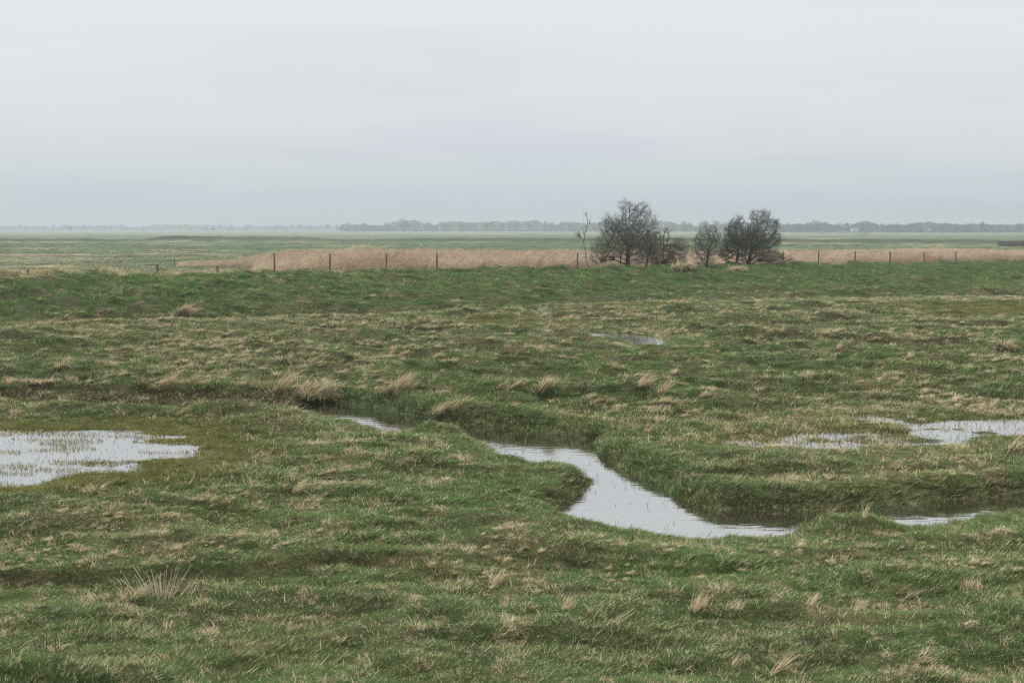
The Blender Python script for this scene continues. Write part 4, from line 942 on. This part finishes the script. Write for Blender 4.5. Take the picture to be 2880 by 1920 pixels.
# ------------------------------------------------------------------ far side of the plain
def far_tree_mesh(name, H, W, n, lob, mat, poplar=False, trunks=True):
    V, Qs = [], []
    c = []
    for _ in range(lob):
        a = random.uniform(0, 6.28); rr = W * .5 * math.sqrt(random.random()) * .7
        zc = H * (random.uniform(.35, .8) if not poplar else random.uniform(.2, .85)); c.append((rr * math.cos(a), rr * math.sin(a), zc, W * random.uniform(.18, .30), H * random.uniform(.13, .22)))
    c.append((0, 0, H * .8, W * .22, H * .19))
    k = RNG.integers(0, len(c), n); cc = np.array(c)[k]
    q = RNG.normal(size=(n, 3)); q /= np.linalg.norm(q, axis=1)[:, None]; q *= (RNG.random(n) ** .4)[:, None]
    ctr = cc[:, :3] + q * np.stack([cc[:, 3], cc[:, 3], cc[:, 4]], -1)
    a = RNG.normal(size=(n, 3)); a[:, 2] = np.abs(a[:, 2]) + .5; a /= np.linalg.norm(a, axis=1)[:, None]; b = np.cross(a, RNG.normal(size=(n, 3))); b /= np.linalg.norm(b, axis=1)[:, None] + 1e-9
    s = RNG.uniform(.25, .65, (n, 1)) * (H / 12)
    V.append(np.stack([ctr - a * s, ctr + b * s * .35, ctr + a * s, ctr - b * s * .35], 1).reshape(-1, 3)); Qs.append(np.arange(n * 4).reshape(-1, 4))
    if trunks:
        for i in range(3):
            e = c[i % len(c)]; Vt, Qt = tube([(0, 0, -1), (e[0] * .3, e[1] * .3, H * .3), (e[0], e[1], e[2])], [.3 * H / 12, .22 * H / 12, .08 * H / 12], 5)
            V.append(Vt); Qs.append(Qt)
    V, Q = join(list(zip(V, Qs)))
    return mk_mesh(name, V, Q, [mat])
round_m = [far_tree_mesh('far_tree', 12, random.uniform(9, 15), 900, 9, M_FAR) for _ in range(7)]
tall_m = [far_tree_mesh('far_tree', 14, random.uniform(4, 6), 500, 7, M_FAR, True) for _ in range(4)]
low_m = [far_tree_mesh('far_tree', 6, random.uniform(8, 12), 500, 7, M_FARD, False, False) for _ in range(4)]
def far_tree(u, y, top_px, kind, label, group, cat='tree', name='far_tree'):
    x = (u - CX) / F * y
    me = random.choice({'r': round_m, 't': tall_m, 'l': low_m}[kind]); H0 = {'r': 12, 't': 14, 'l': 6}[kind]
    H = top_px / F * y
    o = link(name, me, None, (x, y, -.6)); s = H / H0
    o.scale = (s * random.uniform(.85, 1.2), s, s); o.rotation_euler = (0, 0, random.uniform(0, 6.28)); tag(o, label, cat, group); return o
def treeline():
    def base_px(y): return (CAMZ + .5) / y * F
    prof_u = [-300, 20, 160, 300, 450, 600, 700, 780, 800, 830, 860, 905, 940, 1000, 1100, 1190, 1280, 1340, 1440, 1520, 1620, 1700, 1800, 1870, 1925, 1960, 2060, 2100, 2150, 2230, 2290, 2352, 2700]
    prof_v = [517, 517, 516, 517, 516, 516, 514, 515, 509, 512, 513, 506, 508, 511, 511, 507, 512, 513, 512, 510, 507, 511, 512, 508, 514, 509, 511, 515, 512, 510, 512, 517, 516]
    for u in np.arange(-180, 2540, 19.):
        uu = u + random.uniform(-8, 8)
        reg = 0 if uu < 785 else (1 if uu < 1345 else (2 if uu < 1790 else 3))
        y = (random.uniform(2600, 2900), random.uniform(1640, 1800), random.uniform(1500, 1700), random.uniform(1230, 1420))[reg]
        top = (HORIZ + base_px(y)) - np.interp(uu, prof_u, prof_v) + random.gauss(0, 2.4)
        kind = 't' if random.random() < (.08, .15, .12, .22)[reg] else 'r'
        if kind == 't': top *= 1.08
        lab = ['very faint hazy bare tree in the distant wood along the left horizon', 'hazy grey bare tree in the distant wood left of the hawthorns', 'hazy bare tree in the distant wood glimpsed behind the hawthorns', 'blue-grey bare tree in the nearer distant wood along the right horizon'][reg]
        grp = ['distant trees on the left horizon', 'distant trees left of the hawthorns', 'distant trees behind the hawthorns', 'distant trees on the right horizon'][reg]
        far_tree(uu, y, max(top, 7), kind, lab, grp)
    for uu in list(np.arange(1800, 2480, 26.)) + list(np.arange(800, 1340, 38.)) + list(np.arange(-100, 780, 48.)):
        reg = 3 if uu > 1700 else (1 if uu > 790 else 0)
        y = (1960, 0 or 1600, 0, 1215)[reg] + random.uniform(0, 40); uu += random.uniform(-9, 9)
        far_tree(uu, y, random.uniform(7, 12) if reg else random.uniform(5, 8), 'l', ['low dark hedge bush before the faint wood on the left', 'low dark bush at the foot of the distant wood left of the hawthorns', '', 'low dark bush at the foot of the nearer wood on the right'][reg], ['hedge bushes left', 'hedge bushes middle', '', 'hedge bushes right'][reg], 'bush', 'far_bush')
    for (uu, y, h, k, lb) in ((165, 1900, 14, 'r', 'darker rounded tree standing before the faint wood near the left edge'), (492, 1850, 12, 'r', 'small dark rounded tree before the faint wood, beside a tiny conifer'), (480, 1850, 9, 't', 'tiny dark conifer shape beside a rounded tree on the left horizon'),
        (1876, 1260, 20, 'r', 'broad grey tree crown at the left end of the right-hand wood'), (2060, 1250, 21, 't', 'tall narrow poplar cluster in the middle of the right-hand wood'), (2195, 1240, 24, 'r', 'high open-crowned tree over its neighbours in the right-hand wood')):
        far_tree(uu, y, h, k, lb, None)
treeline()
def far_wood():
    n = 70000; t = RNG.uniform(-.50, .52, n); u = t * F + CX
    y = np.interp(u, [-500, 780, 790, 1340, 1350, 1790, 1800, 3000], [2930, 2930, 1830, 1830, 1720, 1720, 1440, 1440]) + RNG.uniform(0, 90, n)
    H = np.interp(u, [-500, 780, 790, 1340, 1790, 1800, 3000], [9, 9, 11.5, 11, 11, 8.5, 8]) * (.45 + 1.0 * fbm(u / 45, u * 0, 141, 3))
    c = np.stack([t * y, y, H * RNG.random(n)], -1)
    a = RNG.normal(size=(n, 3)); a[:, 2] = np.abs(a[:, 2]) + .5; a /= np.linalg.norm(a, axis=1)[:, None]; b = np.cross(a, RNG.normal(size=(n, 3))); b /= np.linalg.norm(b, axis=1)[:, None] + 1e-9
    s = RNG.uniform(.6, 1.5, (n, 1)); V = np.stack([c - a * s, c + b * s * .5, c + a * s, c - b * s * .5], 1).reshape(-1, 3)
    tag(link('far_wood', mk_mesh('far_wood', V, np.arange(n * 4).reshape(-1, 4), [M_FAR])), 'hazy mass of winter wood behind the distant trees', kind='stuff')
far_wood()
M_WHITE = plain_mat('white_render', (.42, .42, .41), (.55, .55, .54), 1.); M_SLATE = plain_mat('dark_slate', (.05, .055, .065), (.09, .09, .10), 2.); M_GLASS = plain_mat('dark_pane', (.03, .035, .04), (.05, .055, .06), 2., .2, .5)
M_BIRD = plain_mat('white_feathers', (.72, .72, .70), (.84, .84, .82), 6); M_BEAK = plain_mat('bird_bill', (.25, .17, .05), (.35, .22, .06), 6)
M_BRICK = plain_mat('dark_brick', (.055, .042, .036), (.12, .09, .078), 5, .9, .2, (1, 1, 3), .02); M_RUST = plain_mat('dark_boards', (.05, .042, .036), (.10, .08, .065), 4, .8, .2, (6, 1, 1))
def box(x0, x1, y0, y1, z0, z1):
    V = np.array([(x, y, z) for x in (x0, x1) for y in (y0, y1) for z in (z0, z1)], float)
    return V, np.array([(0, 1, 3, 2), (4, 6, 7, 5), (0, 4, 5, 1), (2, 3, 7, 6), (0, 2, 6, 4), (1, 5, 7, 3)])
def house(u, y, w, h, roof, d, label, win=3, chimney=True, name='house', wallm=None):
    x = (u - CX) / F * y; root = empty(name, (x, y, -.3), label, 'house'); wallm = wallm or M_WHITE
    V, Q = box(-w / 2, w / 2, 0, d, 0, h); link('wall', mk_mesh('wall', V, Q, [wallm]), root)
    o = .35
    V = np.array([(-w / 2 - o, -o, h - .1), (w / 2 + o, -o, h - .1), (w / 2 + o, d + o, h - .1), (-w / 2 - o, d + o, h - .1), (-w / 2 - o, d / 2, h + roof), (w / 2 + o, d / 2, h + roof)])
    me = bpy.data.meshes.new('roof'); me.from_pydata(V.tolist(), [], [(0, 1, 5, 4), (2, 3, 4, 5), (0, 4, 3), (1, 2, 5), (3, 2, 1, 0)]); me.materials.append(M_SLATE); rf = link('roof', me, root)
    if chimney:
        V, Q = box(w * .3, w * .3 + .8, d / 2 - .4, d / 2 + .4, h + roof * .7, h + roof + 1.); link('chimney', mk_mesh('chimney', V, Q, [M_BRICK]), rf)
    for i in range(win):
        cx = (i + .5) / win * w - w / 2
        V, Q = box(cx - .45, cx + .45, -.04, -.004, h * .35, h * .35 + 1.2); link('window', mk_mesh('window', V, Q, [M_GLASS]), root)
    return root
house(1963, 1225, 5., 4.6, 3.6, 8, 'white gabled house among the bare trees of the right-hand wood')
house(1935, 1180, 9, 1.6, 1.0, 5, 'long low white shed at the foot of the right-hand wood, wider of two', 0, False, 'farm_shed'); house(1885, 1180, 4, 1.8, 1.0, 4, 'small white shed left of the long one below the right-hand wood', 0, False, 'farm_shed')
def brick_hut():
    y = 352.; x0 = (2299 - CX) / F * y; z = hz_at(x0 + 2, y) - .3
    root = empty('low_hut', (x0, y, z), 'low dark brown hut on the plain at the right edge', 'hut')
    V, Q = box(0, 11, 0, 3, 0, 1.45); link('wall', mk_mesh('wall', V, Q, [M_BRICK]), root)
    V, Q = box(-.15, 11.15, -.15, 3.15, 1.453, 1.56); link('roof', mk_mesh('roof', V, Q, [M_RUST]), root)
    for k in range(3):
        V, Q = box(1.5 + k * 3.4, 2.6 + k * 3.4, -.03, -.004, .8, 1.05); link('hatch', mk_mesh('hatch', V, Q, [M_GLASS]), root)
brick_hut()
def scrub(u, v, wpx, hpx, label, z_add=0):
    x, y = uv_to_xy(u, v); z = hz_at(x, y); pm = y / F
    o = link('low_scrub', random.choice(low_m), None, (x, y, z - .1)); o.scale = (wpx * pm / 10, wpx * pm / 14, hpx * pm / 5.2); tag(o, label, 'bush')
def ridge_spot(u, label):
    t = (u - CX) / F; y = float(np.interp(t, [-.6, -.354, 0, .353, .6], [495, 478, 440, 385, 350])) - 2; x = t * y
    o = link('low_scrub', random.choice(low_m), None, (x, y, hz_at(x, y) - .2)); o.scale = (.17, .12, .16); tag(o, label, 'bush')
ridge_spot(572, 'small dark bush on the green ridge, left of a pair'); ridge_spot(585, 'small dark bush on the green ridge, right of a pair')
scrub(202, 538, 24, 3.2, 'dark low scrub patch on the pale plain near the left edge'); scrub(1156, 542, 30, 2.6, 'flat dark scrub strip on the plain left of the sapling'); scrub(1984, 540, 34, 5, 'dark green low scrub on the plain right of the hawthorns'); scrub(2290, 538, 26, 3, 'faint low scrub on the pale plain near the right edge')
def bird(u, v, hpx, standing, label):
    x, y = uv_to_xy(u, v); z = hz_at(x, y); pm = y / F; H = hpx * pm
    root = empty('white_bird', (x, y, z), label, 'bird'); s = H / (.95 if standing else .5); body_z = .42 if standing else .17
    pts = [(-.34, 0, body_z - .02), (-.24, 0, body_z + .02), (-.08, 0, body_z + .05), (.10, 0, body_z + .08), (.20, 0, body_z + .14), (.25, 0, body_z + .26), (.22, 0, body_z + .36), (.26, 0, body_z + .43), (.33, 0, body_z + .43)]
    if not standing: pts = pts[:5] + [(.27, 0, body_z + .20), (.31, 0, body_z + .24), (.37, 0, body_z + .24)]
    rad = [.02, .09, .125, .11, .06, .035, .032, .045, .02] if standing else [.02, .09, .13, .11, .06, .04, .045, .02]
    V, Q = tube(np.array(pts) * s, np.array(rad) * s, 8); link('body', mk_mesh('body', V, Q, [M_BIRD], None, True), root)
    e = np.array(pts[-1]); V, Q = tube(np.array([e, e + [.07, 0, -.01], e + [.13, 0, -.02]]) * s, np.array([.016, .011, .004]) * s, 5); link('bill', mk_mesh('bill', V, Q, [M_BEAK]), root)
    for sy in (-.035, .035):
        V, Q = tube(np.array([(0, sy, 0), (.01, sy, body_z * .5), (-.01, sy, body_z)]) * s, np.array([.011, .011, .014]) * s, 5); link('leg', mk_mesh('leg', V, Q, [M_DARKSTALK]), root)
for b_ in ((966, 564, 8, True, 'upright long-necked white bird on the green plain beyond the reeds'), (992, 565, 4, False, 'white bird crouched right of the upright long-necked one'), (517, 587, 4, False, 'white bird on the plain left of the reeds, left of two'), (550, 588, 4, False, 'white bird on the plain left of the reeds, right of two'), (1956, 537, 3.2, False, 'distant white bird on the pale plain at right, left of two'), (1967, 537, 3.2, False, 'distant white bird on the pale plain at right, right of two'), (94, 540, 3, False, 'tiny white bird on the pale plain near the left edge')): bird(*b_)

# ------------------------------------------------------------------ damp air over the plain
def haze():
    V, Q = box(-3700, 3700, -3700, 3700, -9, 26)
    m, T = new_mat('damp_air'); p = N(T, 'ShaderNodeVolumePrincipled'); p.inputs['Color'].default_value = (.80, .885, .97, 1); p.inputs['Density'].default_value = .00052; p.inputs['Anisotropy'].default_value = .72
    o = N(T, 'ShaderNodeOutputMaterial'); T.links.new(p.outputs[0], o.inputs['Volume'])
    tag(link('haze', mk_mesh('haze', V, Q, [m])), 'thin grey damp air that fades the far trees', kind='stuff')
haze()
